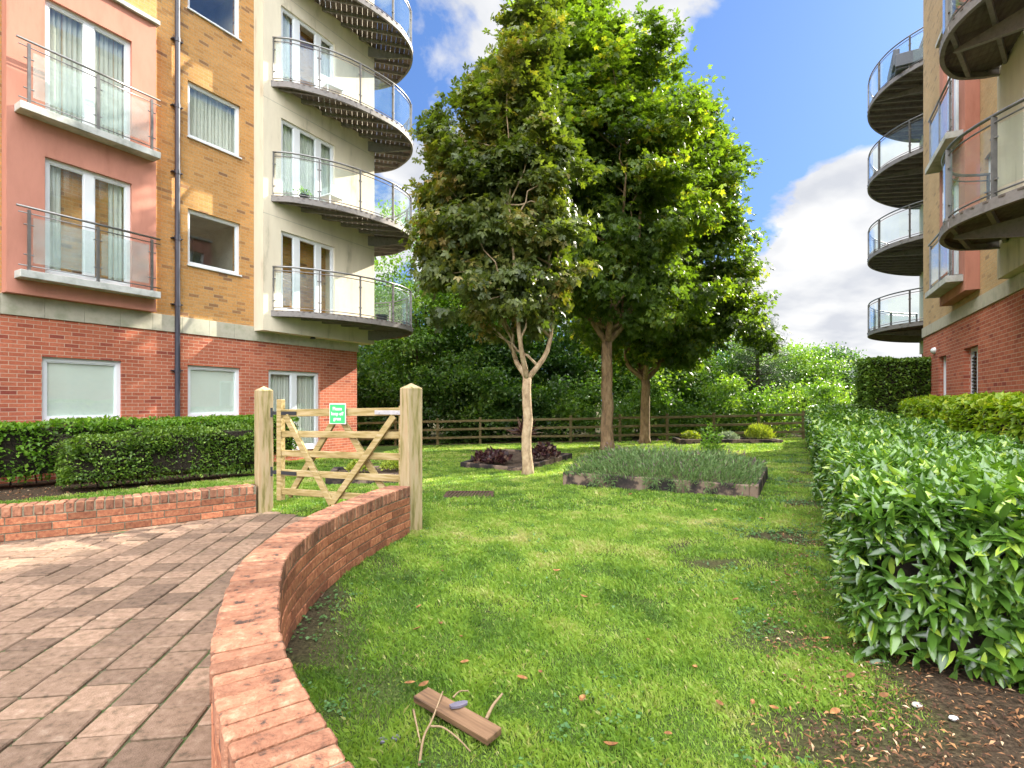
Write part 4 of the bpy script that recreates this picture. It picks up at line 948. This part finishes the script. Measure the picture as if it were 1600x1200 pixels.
tree('maple_tree', (T3[0], T3[1], g(*T3)), 'rear right tree of the three with a forked trunk near the fence, yellowing leaves',
     [(.4, 0, 9.0, 2.6, 2.4, 3.9), (1.9, 0, 8.4, 2.1, 2.1, 3.3), (1.8, -.2, 4.7, 2.6, 2.3, 2.2), (-.5, 0, 4.8, 2.4, 2.2, 1.7), (.9, 0, 12.0, 1.8, 1.6, 1.9), (2.2, 0, 11.9, 1.2, 1.3, 1.3), (3.2, 0, 6.0, 1.0, 1.1, 1.0), (2.6, 0, 10.0, 1.2, 1.2, 1.7)], 2.5, .19, 'tree_leaf_green', 'bark', 640, 56000, .17, clump=.26, limbs=70, kpow=.55, low=2.15)

def woodland():
    spec = [  # x, y, height, crown radius, mat, label
        (-4.3, 25.5, 11.5, 2.9, 'wood_leaf_light', 'light green tree beside the left building beyond the fence'),
        (-1.6, 25.5, 9.4, 2.6, 'wood_leaf', 'dark leafy tree beyond the fence left of the front trunk'),
        (1.2, 26.5, 9.0, 3.0, 'wood_leaf', 'dark dense tree beyond the fence directly behind the front trunk'),
        (4.2, 27.5, 9.5, 3.0, 'wood_leaf_light', 'bright tree beyond the fence between the two rear trunks'),  # sun on this tree is put into its paler leaf colour
        (-7.5, 28.5, 10.0, 3.2, 'wood_leaf_light', 'light green tree partly hidden by the left building corner'),
        (-2.0, 31.0, 12.4, 3.2, 'wood_leaf_light', 'taller pale green tree behind the dark ones on the left'),
        (7.6, 27.0, 6.4, 2.6, 'wood_leaf_light', 'rounded sunlit tree beyond the fence right of the rear trunk'),
        (10.3, 29.0, 6.0, 2.6, 'wood_leaf', 'mid green bushy tree beyond the back bed'),
        (13.4, 31.0, 6.0, 2.7, 'wood_leaf_light', 'sunlit bushy tree beyond the fence near the tall clipped hedge'),
        (16.8, 31.0, 5.2, 2.5, 'wood_leaf_light', 'low light green tree beside the tall clipped hedge'),
        (19.8, 33.0, 5.3, 2.6, 'wood_leaf', 'tree top showing above the tall clipped hedge')]
    for i, (x, y, h, r, mt, lb) in enumerate(spec):
        tree('woodland_tree', (x, y, -.6), lb, [(0, 0, h*.62, r, r, h*.38), (-r*.4, -.3, h*.35, r*.8, r*.8, h*.32), (r*.45, -.2, h*.38, r*.8, r*.8, h*.3)], h*.22, .16, mt, 'bark_dark', 300, 21000, .18, TF, clump=.34, limbs=14, group='trees beyond the fence', kpow=.45)
woodland()
# pine
def pine():
    x, y = 12.6, 27.0; root = empty('pine_tree', (x, y, -.5), 'sparse dark pine whose layered branches show right of the tree group', 'pine tree'); m = MB(); m.tube([(0, 0, 0), (.05, 0, 3), (0, 0, 6.1)], [.16, .1, .03], 8)
    P = []
    for k in range(17):
        z = 1.9+k*.25; a = rng.uniform(0, 6.28)
        for q in range(3):
            a += 2.1; Lr = (6.6-z)*.42+.35; e = np.array([cos(a)*Lr, sin(a)*Lr, z+.35*Lr*.5]); limb(m, (0, 0, z), e, .035, .008, -.04, 5, 5)
            t = rng.random(330)**.6; P.append(np.array([0, 0, z])+(e-np.array([0, 0, z]))*t[:, None]+rng.normal(size=(330, 3))*[.17, .17, .10])
    m.build('trunk', 'bark_dark', root); P = np.concatenate(P); n = len(P)
    leaves('crown', P, rdir(n)+[0, 0, .4], rdir(n), rng.uniform(.1, .2, n), rng.random(n), T_kite(.05, .01), 'pine_leaf', root)
pine()
# understorey behind the fence: nobody could count it
def thicket(name, x0, x1, y0, y1, h0, h1, n, size, mat, seed, label):
    nc = n//110; CX = rng.uniform(x0, x1, nc); CY = rng.uniform(y0, y1, nc); H = h0+(h1-h0)*fnoise(CX, CX*0, 1.6, seed); CZ = gz(CX, CY)+rng.random(nc)**.8*H
    ci = rng.integers(nc, size=n); sc = rng.uniform(.16, .42, nc)[ci]; P = np.column_stack([CX[ci], CY[ci], CZ[ci]])+rng.normal(size=(n, 3))*np.column_stack([sc, sc, sc*.75]); X = P[:, 0]
    P[:, 2] = np.maximum(P[:, 2], gz(P[:, 0], P[:, 1])+.03); P[:, 1] = np.maximum(P[:, 1], y0-.3); D = rdir(n)+[0, -.3, 0]; N_ = rdir(n)*.8+[0, -.2, .7]
    o = leaves(name, P, D, N_, rng.uniform(size*.6, size*1.3, n), np.clip(rng.random(nc)[ci]*.6+rng.random(n)*.5-.05, 0, 1), TF, mat); tag(o, label, 'undergrowth', kind='stuff')
thicket('undergrowth', -11, 2.2, 22.6, 24.8, 1.6, 4.6, 42000, .17, 'wood_leaf', 21, 'dark undergrowth behind the fence')
thicket('sunny_undergrowth', 1.8, 24, 22.4, 25.5, 1.0, 3.2, 42000, .15, 'wood_leaf_light', 33, 'sunlit shrubs behind the fence on the right')  # paler leaf colour stands in for sunlight on these shrubs
thicket('far_thicket', -30, 60, 34, 40, 2.4, 5.2, 60000, .32, 'wood_leaf', 41, 'far line of bushes closing the view')

# ------------------------------------------------------------------ hedges
def box_faces(L, W, H, dens, jit, faces=('top', 'front', 'left', 'end')):
    """random points just outside the faces of a box 0..L (x, along) by 0..W (y) by 0..H; returns points and normals"""
    P, Nn = [], []
    A = {'top': (L*W, lambda n: np.column_stack([rng.random(n)*L, rng.random(n)*W, np.full(n, H)]), (0, 0, 1)),
         'left': (L*H, lambda n: np.column_stack([rng.random(n)*L, np.zeros(n), rng.random(n)**.85*H]), (0, -1, 0)),
         'right': (L*H, lambda n: np.column_stack([rng.random(n)*L, np.full(n, W), rng.random(n)*H]), (0, 1, 0)),
         'front': (W*H, lambda n: np.column_stack([np.zeros(n), rng.random(n)*W, rng.random(n)*H]), (-1, 0, 0)),
         'end': (W*H, lambda n: np.column_stack([np.full(n, L), rng.random(n)*W, rng.random(n)*H]), (1, 0, 0))}
    for f in faces:
        area, fn, nn = A[f]; n = int(area*dens); p = fn(n); p = p-np.array(nn)*np.abs(rng.normal(size=(n, 1)))*jit; P.append(p); Nn.append(np.tile(nn, (n, 1)))
    return np.concatenate(P), np.concatenate(Nn).astype(float)
def hedge(name, org, ang, L, W, H, label, mat, size, dens, tmpl, jit=.06, faces=('top', 'front', 'left', 'end'), wob=.05, Hend=None, hole=.0, rnd=.12, cat='hedge', stems=True):
    root = empty(name, org, label, cat, rz=ang); P, Nn = box_faces(L, W, H, dens, jit, faces)
    if Hend: P[:, 2] *= 1+(Hend/H-1)*np.clip(P[:, 0]/L, 0, 1)
    hh = H if not Hend else H+(Hend-H)*np.clip(P[:, 0]/L, 0, 1)
    # rounded shoulders and uneven clipping
    ez = np.clip((P[:, 2]-(hh-rnd))/rnd, 0, 1); ey = np.clip((rnd-P[:, 1])/rnd, 0, 1)+np.clip((P[:, 1]-(W-rnd))/rnd, 0, 1); ex = np.clip((rnd-P[:, 0])/rnd, 0, 1)
    P[:, 2] -= ez*np.maximum(ey, ex)**2*rnd*.5; P[:, 1] += np.where(P[:, 1] < W/2, 1, -1)*ez**2*rnd*.4*(Nn[:, 1] != 0); P[:, 0] += ez**2*rnd*.4*(Nn[:, 0] < 0)
    w = wob*(fnoise(P[:, 0]+P[:, 1], P[:, 2]*1.5+P[:, 1], 4.5, 17)-.5)*2; P += Nn*w[:, None]
    keep = np.ones(len(P), bool)
    if hole: keep = ~((fnoise(P[:, 0]*1.3+P[:, 1], P[:, 2]*2, 6, 23) < hole) & (Nn[:, 2] < .5) & (rng.random(len(P)) < .8))
    P, Nn = P[keep], Nn[keep]; n = len(P); up = np.array([0, 0, 1.])
    D = rdir(n)*.75+Nn*.75+up*np.where(Nn[:, 2] > .5, .25, -.05)[:, None]; N_ = rdir(n)*.45+Nn*.35+up*.8
    cl = fnoise(P[:, 0]*1.0+P[:, 2], P[:, 1]+P[:, 2]*.7, 7, 29); tone = np.clip(.3*cl+.55*rng.random(n)+.12*(Nn[:, 2] > .5)-.05, 0, 1)  # leaves on top get a lighter tone, painting in sky glare
    young = rng.random(n) < .07; tone[young] = rng.uniform(.85, 1, young.sum())
    if callable(size): s = size(P, n)
    else: s = rng.uniform(size*.65, size*1.3, n)
    leaves('foliage', P-D/np.linalg.norm(D, axis=1)[:, None]*(s*.35)[:, None], D, N_, s, tone, tmpl, mat, root, smooth=(tmpl is TL))
    core = MB(); e = .10; nx = max(2, int(L/.4)); V = []
    for i in range(nx+1):
        x = e+(L-2*e)*i/nx; h = (H if not Hend else H+(Hend-H)*i/nx)-e*1.0; j = rng.uniform(-.02, .02, 4)
        for y, z in ((e+j[0], .12), (W-e+j[1], .12), (W-e+j[2], h), (e+j[3], h)): V.append((x, y, z))
    core.add(V, [(i*4+j, i*4+(j+1) % 4, (i+1)*4+(j+1) % 4, (i+1)*4+j) for i in range(nx) for j in range(4)]+[(3, 2, 1, 0), (nx*4, nx*4+1, nx*4+2, nx*4+3)])
    k = int(min(80, L*9))
    for i in range(k):
        x = rng.uniform(.1, min(L, 8)); y = rng.uniform(.05, W-.05); core.tube([(x, y, -.05), (x+rng.normal()*.05, y+rng.normal()*.05, .18), (x+rng.normal()*.15, y+rng.normal()*.12, H*.8)], [.012, .01, .005], 5)
    if stems:
        for i in range(int(min(70, L*12))):        # outer twigs carrying leaves
            x = rng.uniform(0, min(L, 4)); z = rng.uniform(.2, H); core.tube([(x, .16, z), (x+rng.normal()*.1, .03, z+rng.normal()*.05), (x+rng.normal()*.22, -.03, z+rng.uniform(-.05, .1))], [.006, .004, .003], 5)
            y = rng.uniform(.1, W); core.tube([(.16, y, z), (.03, y+rng.normal()*.1, z+rng.normal()*.05), (-.03, y+rng.normal()*.22, z+rng.uniform(-.05, .1))], [.006, .004, .003], 5)
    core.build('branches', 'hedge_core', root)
    return root
ANG = atan2(EY, EX)
# local x along the hedge away from the camera; local y to the LEFT, so the box is turned about to have its left face at y = 0
def laurel():
    root = empty('laurel_hedge', (1.72, 2.62, 0), 'big glossy laurel hedge running away along the right side of the lawn', 'hedge', rz=ANG)
    W, L, H, He = 1.5, 20.0, .86, 1.17
    segs = [(0, 2.2, 1900, TL, .128), (2.2, 6, 1050, TL, .125), (6, 20, 480, TF, .13)]
    foli = []
    for (a, b, dens, tm, sz) in segs:
        fs = ('top', 'left', 'front') if a == 0 else ('top', 'left') if b < 20 else ('top', 'left', 'end')
        P, Nn = box_faces(b-a, W, 1.0, dens, .07, fs); P[:, 0] += a
        keep = ~((Nn[:, 1] > .5)); P, Nn = P[keep], Nn[keep]
        hh = H+(He-H)*P[:, 0]/L; P[:, 2] *= hh; P[:, 1] = -P[:, 1]; Nn[:, 1] *= -1        # y: 0 (left face) .. -W
        rnd = .2; ez = np.clip((P[:, 2]-(hh-rnd))/rnd, 0, 1); ey = np.clip((rnd+P[:, 1])/rnd, 0, 1); ex = np.clip((rnd-P[:, 0])/rnd, 0, 1)
        P[:, 2] -= ez*np.maximum(ey, ex)**2*rnd*.45; P[:, 1] -= ez**2*rnd*.45*(Nn[:, 1] > 0); P[:, 0] += ez**2*rnd*.45*(Nn[:, 0] < 0)
        w = .07*(fnoise(P[:, 0]+P[:, 1], P[:, 2]*1.5+P[:, 1], 4.5, 17)-.5)*2; P += Nn*w[:, None]
        hole = (fnoise(P[:, 0]*1.2+P[:, 1]*1.1, P[:, 2]*2.2, 6, 23) < .36) & (Nn[:, 2] < .5) & (rng.random(len(P)) < .75)
        low = (P[:, 2] < .07) & (rng.random(len(P)) < .5); P, Nn = P[~(hole | low)], Nn[~(hole | low)]; n = len(P)
        D = rdir(n)*.8+Nn*.7+np.array([0, 0, 1])*np.where(Nn[:, 2] > .5, .15, -.25)[:, None]; N_ = rdir(n)*.5+Nn*.45+np.array([0, 0, .75])
        tone = np.clip(.3*fnoise(P[:, 0]+P[:, 2], P[:, 1], 7, 29)+.6*rng.random(n)**1.2+.1*(Nn[:, 2] > .5)-.05, 0, .9); y_ = rng.random(n) < .08; tone[y_] = 1  # top leaves toned lighter: sky reflection put into the leaf colour
        s = rng.uniform(sz*.55, sz*1.2, n); D /= np.linalg.norm(D, axis=1)[:, None]
        foli.append(leaves('foliage', P-D*(s*.4)[:, None], D, N_, s, tone, tm, 'laurel_leaf', root, smooth=True))
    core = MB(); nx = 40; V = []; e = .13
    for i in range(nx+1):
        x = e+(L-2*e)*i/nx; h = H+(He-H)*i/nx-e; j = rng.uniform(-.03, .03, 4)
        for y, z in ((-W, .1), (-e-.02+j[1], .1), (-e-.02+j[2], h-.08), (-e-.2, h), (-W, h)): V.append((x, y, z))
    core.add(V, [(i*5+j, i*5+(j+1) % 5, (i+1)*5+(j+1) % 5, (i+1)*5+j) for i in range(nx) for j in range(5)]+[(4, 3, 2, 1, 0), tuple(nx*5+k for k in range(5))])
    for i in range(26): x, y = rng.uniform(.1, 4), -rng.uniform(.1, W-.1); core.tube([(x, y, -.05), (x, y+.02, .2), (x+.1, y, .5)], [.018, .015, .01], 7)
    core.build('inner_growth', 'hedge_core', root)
laurel()
# yellow-green hedge between the laurel and the right building (box turned so that its left face looks at the lawn)
o_ = np.array([1.72, 2.62])+np.array([EY, -EX])*1.62
p_ = o_+e2*10.6
hedge('golden_hedge', (p_[0], p_[1], 0), ANG+pi, 12.5, .95, 1.36, 'yellow green clipped hedge between the laurel hedge and the right brick wall', 'bright_hedge_leaf', .085, 650, TF, faces=('top', 'front', 'left'), wob=.05, stems=False)
hedge('tall_clipped_hedge', (9.62, 14.1, g1(10, 14.3)), R(-10), 1.95, 1.0, 2.6, 'tall dark block shaped hedge at the corner of the right building', 'dark_hedge_leaf', .085, 1000, TF, faces=('top', 'left', 'front', 'end'), wob=.05, stems=False)
# left hedges, parallel to the left facade
FA = atan2(.862, .507)
q_ = LW(-3.2, 1.40, 0)
def left_hedges():
    # local x along facade, local y to the left: outward face is y = 0, hedge occupies y 0..W towards the wall
    hedge('wall_side_hedge', LW(-3.2, 1.35, 0), FA, 8.2, .8, .96, 'light green leafy hedge close against the left brick wall under the windows', 'fresh_hedge_leaf', .075, 1000, TF, faces=('top', 'left', 'front', 'end'), wob=.07, hole=.25)
    a = np.array([-6.55, 7.75]); b = np.array([-4.72, 10.05]); L = np.linalg.norm(b-a)
    hedge('clipped_front_hedge', (a[0], a[1], 0), atan2(b[1]-a[1], b[0]-a[0]), L, .85, .78, 'small leaved dark green hedge in front, between the low wall and the left building', 'dark_hedge_leaf', .05, 2600, TF, faces=('top', 'left', 'front', 'end'), wob=.11, hole=.34, Hend=.86, rnd=.25)
left_hedges()

# ------------------------------------------------------------------ lawn, weeds, litter
def grass():
    def zone(n, xa, xb, ya, yb, h, w, seed):
        X = rng.uniform(xa, xb, n); Y = rng.uniform(ya, yb, n); return X, Y, np.full(n, h), np.full(n, w)
    Z = [zone(150000, -1.6, 3.2, 1.0, 3.2, .040, .0028, 0), zone(150000, -2.2, 4.2, 3.2, 6.2, .042, .0042, 1), zone(170000, -5.5, 8, 6.0, 12, .045, .008, 2),
         zone(150000, -9, 12.5, 12, 21.6, .05, .014, 3), zone(60000, -8.5, -2.6, 4.3, 9.8, .05, .009, 4)]
    X, Y, H, W = [np.concatenate([z[i] for z in Z]) for i in range(4)]
    bmask = bare(X, Y); keep = (~inpoly(X, Y, PATHPOLY)) & (rng.random(len(X)) > bmask*1.25)
    s, t = hedge_uv(X, Y); keep &= (t < .25); c = X*.8616-Y*.5075+12.256; keep &= (c > .1) | (X > -4.2)
    for poly in ([tuple(p) for p in bedA], [tuple(C2), tuple(C2+1.9*e2), tuple(C2+1.9*e2+2.0*nL), tuple(C2+2.0*nL)], [tuple(NB), tuple(NB+np.array([1.35, 3.0])), tuple(NB+np.array([-.35, 4.2])), tuple(NB+np.array([-1.25, 1.0]))],
                 [(6.2, 19.3), (9.75, 19.0), (9.85, 20.1), (6.3, 20.4)], [(-3.05, 8.75), (-1.85, 9.0), (-2.1, 10.1), (-3.3, 9.85)], [(-.99, 7.36), (-.25, 7.36), (-.25, 7.9), (-.99, 7.9)]):
        keep &= ~inpoly(X, Y, poly)
    near_wall = wall_dist(X, Y) < .12; keep &= ~(near_wall & (X < 0) & (Y > 5.0))
    X, Y, H, W = X[keep], Y[keep], H[keep], W[keep]; n = len(X)
    tuft = fnoise(X, Y, 14, 31); H = H*(.45+.75*tuft)*rng.uniform(.6, 1.3, n)*(1-.4*bare(X, Y)); z = gz(X, Y)-.003
    a = rng.uniform(0, 2*pi, n); lean = rng.uniform(.1, .95, n); la = a+rng.normal(size=n)*.6+1.2; ca, sa = np.cos(a)*W, np.sin(a)*W
    V = np.empty((n, 4, 3)); V[:, 0] = np.column_stack([X-ca, Y-sa, z]); V[:, 1] = np.column_stack([X+ca, Y+sa, z])
    mx, my = X+np.cos(la)*H*lean*.35, Y+np.sin(la)*H*lean*.35
    V[:, 2] = np.column_stack([mx+ca*.6, my+sa*.6, z+H*.6]); V[:, 3] = np.column_stack([X+np.cos(la)*H*lean, Y+np.sin(la)*H*lean, z+H*(1.05-.35*lean)])
    F = (np.arange(n)*4)[:, None, None]+np.array([[0, 1, 2], [0, 2, 3]])[None]
    tone = np.clip(.45*fnoise(X, Y, 2.2, 37)+.3*tuft+.35*rng.random(n)-.05, 0, .9); dry = rng.random(n) < .035; tone[dry] = 1
    o = finish('lawn_grass', arr_mesh('lawn_grass', V.reshape(-1, 3), F.reshape(-1, 3), np.repeat(tone, 4)), 'grass'); tag(o, 'short lawn grass', 'grass', kind='stuff')
grass()
def weeds():
    n = 60000; X = rng.uniform(-2.2, 9, n); Y = rng.uniform(1.1, 14, n); s, t = hedge_uv(X, Y); wd = wall_dist(X, Y)
    pr = np.clip((.9-wd)*1.2, 0, 1)*(Y < 4.8)*.8+np.clip((t+1.3)*.9, 0, 1)*.75*(t < .1)*(s > -1.5)+.05
    pr *= np.clip((fnoise(X, Y, 4.5, 43)-.45)*5, 0, 1); k = (rng.random(n) < pr) & (~inpoly(X, Y, PATHPOLY)) & (wd > .14); X, Y = X[k], Y[k]
    for poly in ([tuple(p) for p in bedA],): q = ~inpoly(X, Y, poly); X, Y = X[q], Y[q]
    m = 4; X = np.repeat(X, m)+rng.normal(size=len(X)*m)*.012; Y = np.repeat(Y, m)+rng.normal(size=len(Y)*m)*.012; n = len(X); P = np.column_stack([X, Y, gz(X, Y)+rng.uniform(.006, .03, n)])
    o = leaves('lawn_weeds', P, rdir(n)*[1, 1, .25], rdir(n)*.3+[0, 0, 1], rng.uniform(.012, .024, n)*(1+Y*.06), rng.random(n), T_kite(.42, .08), 'weed_leaf'); tag(o, 'clover like weeds among the grass', 'weeds', kind='stuff')
    # litter under the laurel
    n = 7000; s = rng.uniform(-2.2, .35, n); t = rng.uniform(-.25, 2.2, n); X = 1.72+s*EX+t*EY; Y = 2.62+s*EY-t*EX; k = (Y > .5); X, Y = X[k], Y[k]; n = len(X)
    P = np.column_stack([X, Y, gz(X, Y)+rng.uniform(.004, .02, n)]); o = leaves('bark_chips', P, rdir(n)*[1, 1, .25], rdir(n)*.5+[0, 0, 1], rng.uniform(.01, .045, n), rng.random(n)**1.5, T_kite(.13, .12), 'litter_leaf'); tag(o, 'bark chips on the soil in front of the laurel hedge', 'bark chips', kind='stuff')
    n = 22000; s = rng.uniform(-2.2, 12, n); t = rng.uniform(-.42, .9, n); X = 1.72+s*EX+t*EY; Y = 2.62+s*EY-t*EX; k = (Y > .6) & (fnoise(X, Y, 5, 47) > .3); X, Y = X[k], Y[k]; n = len(X)
    P = np.column_stack([X, Y, gz(X, Y)+rng.uniform(.004, .025, n)]); o = leaves('leaf_litter', P, rdir(n)*[1, 1, .3], rdir(n)*.5+[0, 0, 1], rng.uniform(.008, .032, n), rng.random(n)**1.6, T_kite(.2, .2), 'litter_leaf'); tag(o, 'dry leaf litter under the laurel hedge', 'leaf litter', kind='stuff')
    n = 2600; X = rng.uniform(-8.6, -4, n); Y = rng.uniform(5.5, 10, n); c = X*.8616-Y*.5075+12.256; k = (c > 1.3) & (c < 3.1); X, Y = X[k], Y[k]; n = len(X)
    P = np.column_stack([X, Y, gz(X, Y)+rng.uniform(.004, .03, n)]); o = leaves('bed_litter', P, rdir(n)*[1, 1, .3], rdir(n)*.5+[0, 0, 1], rng.uniform(.015, .05, n), rng.random(n)**1.4, T_kite(.3, .12), 'litter_leaf'); tag(o, 'fallen leaves on the soil below the left hedges', 'leaf litter', kind='stuff')
weeds()

def G(px, py):                                       # a place on the lawn near the camera
    s = (py-628)/1.3; return ((px-800)/s, 820/s)
def fallen_leaves():
    spots = [(655, 957), (692, 900), (688, 985), (652, 993), (720, 1005), (727, 1046), (640, 1080), (662, 1083), (815, 1072), (845, 1062), (910, 1105), (955, 1180), (912, 942), (1062, 930), (1012, 1010), (1085, 1055),
             (1290, 1008), (1175, 1110), (1210, 1120), (1305, 1125), (1125, 1112), (1045, 1160), (1262, 1165), (1330, 1050), (1150, 945), (1230, 905), (985, 772), (1040, 785), (1118, 800), (1190, 815), (905, 858), (870, 900), (745, 820), (1380, 1100), (1330, 1070)]
    for i, (px, py) in enumerate(spots):
        x, y = G(px, py); s = random.uniform(.02, .042)*(1.3 if py < 900 else 1); m = MB(); k = 6; V = []; cu = random.uniform(.2, .9)
        for j in range(k+1):
            t = j/k; w = sin(pi*t)**.7*.38*s; zz = cu*s*(t-.5)**2*1.6+.004
            V += [(-w, (t-.5)*s*1.5, zz+w*.7), (0, (t-.5)*s*1.5, zz), (w, (t-.5)*s*1.5, zz+w*.5)]
        m.add(V, [q for j in range(k) for q in ((3*j, 3*j+1, 3*j+4, 3*j+3), (3*j+1, 3*j+2, 3*j+5, 3*j+4))], random.random())
        o = m.build('fallen_leaf', 'dead_leaf', smooth=True); o.location = (x, y, g1(x, y)+.028); o.rotation_euler = (random.uniform(-.3, .3), random.uniform(-.3, .3), random.uniform(0, 6.28))
        tag(o, 'curled brown dead leaf lying on the lawn', 'leaf', 'dead leaves scattered on the lawn')
fallen_leaves()
def debris():
    a = np.array(G(660, 1108)); b = np.array(G(770, 1168)); c = (a+b)/2; L = np.linalg.norm(b-a); an = atan2(b[1]-a[1], b[0]-a[0])
    m = MB(); m.cbox((0, 0, .0), (L/2+.01, .042, .014), .003); o = m.build('wood_offcut', 'plank_wood'); o.location = (c[0], c[1], .052); o.rotation_euler = (R(3), R(2), an)
    tag(o, 'short brown offcut of plank lying on the grass in the foreground', 'plank')
    m = MB(); poly = [(-.035, -.012), (.0, -.02), (.035, -.012), (.042, .004), (.03, .014), (-.005, .016), (-.036, .008)]; m.prism(poly, 0, .009)
    x, y = G(716, 1130); o = m.build('slate_chip', 'slate'); o.location = (x, y, .071); o.rotation_euler = (0, .05, .5); tag(o, 'grey purple slate chip resting on the plank', 'stone')
    for i, (px, py) in enumerate([(597, 1163), (618, 1160)]):
        x, y = G(px, py); m = MB(); m.prism([(-.016, -.01), (.012, -.014), (.02, .004), (.004, .014), (-.014, .01)], 0, .008); o = m.build('slate_chip', 'slate'); o.location = (x, y, .012); o.rotation_euler = (.1, 0, i*1.3)
        tag(o, ['left of the two slate chips on bare soil by the curved wall', 'right of the two slate chips on bare soil by the curved wall'][i], 'stone')
    def stick(pts, r, label):
        P = [(*G(px, py), z) for px, py, z in pts]; P = catmull(P, 6); m = MB(); m.tube(P, np.linspace(r, r*.6, len(P)), 7); o = m.build('stick', 'twig', smooth=True); tag(o, label, 'stick')
    stick([(655, 1205, .02), (662, 1165, .03), (675, 1145, .05), (692, 1112, .085)], .0055, 'pale forked stick leaning on the left end of the plank')
    stick([(673, 1155, .05), (692, 1157, .05), (715, 1170, .04), (735, 1187, .03)], .0045, 'curved twig below the plank')
    stick([(646, 1128, .05), (652, 1150, .03), (657, 1170, .02)], .0045, 'short twig at the left of the plank')
    stick([(708, 1118, .075), (718, 1110, .08), (732, 1107, .075)], .004, 'short curved twig on top of the plank above the slate')
    stick([(760, 1135, .03), (770, 1120, .045), (785, 1106, .06)], .008, 'reddish curled bark strip beside the plank')
    for i, (px, py, r, lb) in enumerate([(1490, 1128, .016, 'round white pebble under the laurel hedge'), (1433, 1107, .018, 'tan pebble left of the white one under the laurel hedge')]):
        x, y = G(px, py); m = MB(); m.lathe([(0, -r*.6), (r*.7, -r*.4), (r, 0), (r*.8, r*.4), (0, r*.6)], n=12); o = m.build('pebble', 'pebble' if i else 'white_plastic', smooth=True); o.location = (x, y, .015); o.scale = (1.2, .9, 1); tag(o, lb, 'pebble')
debris()
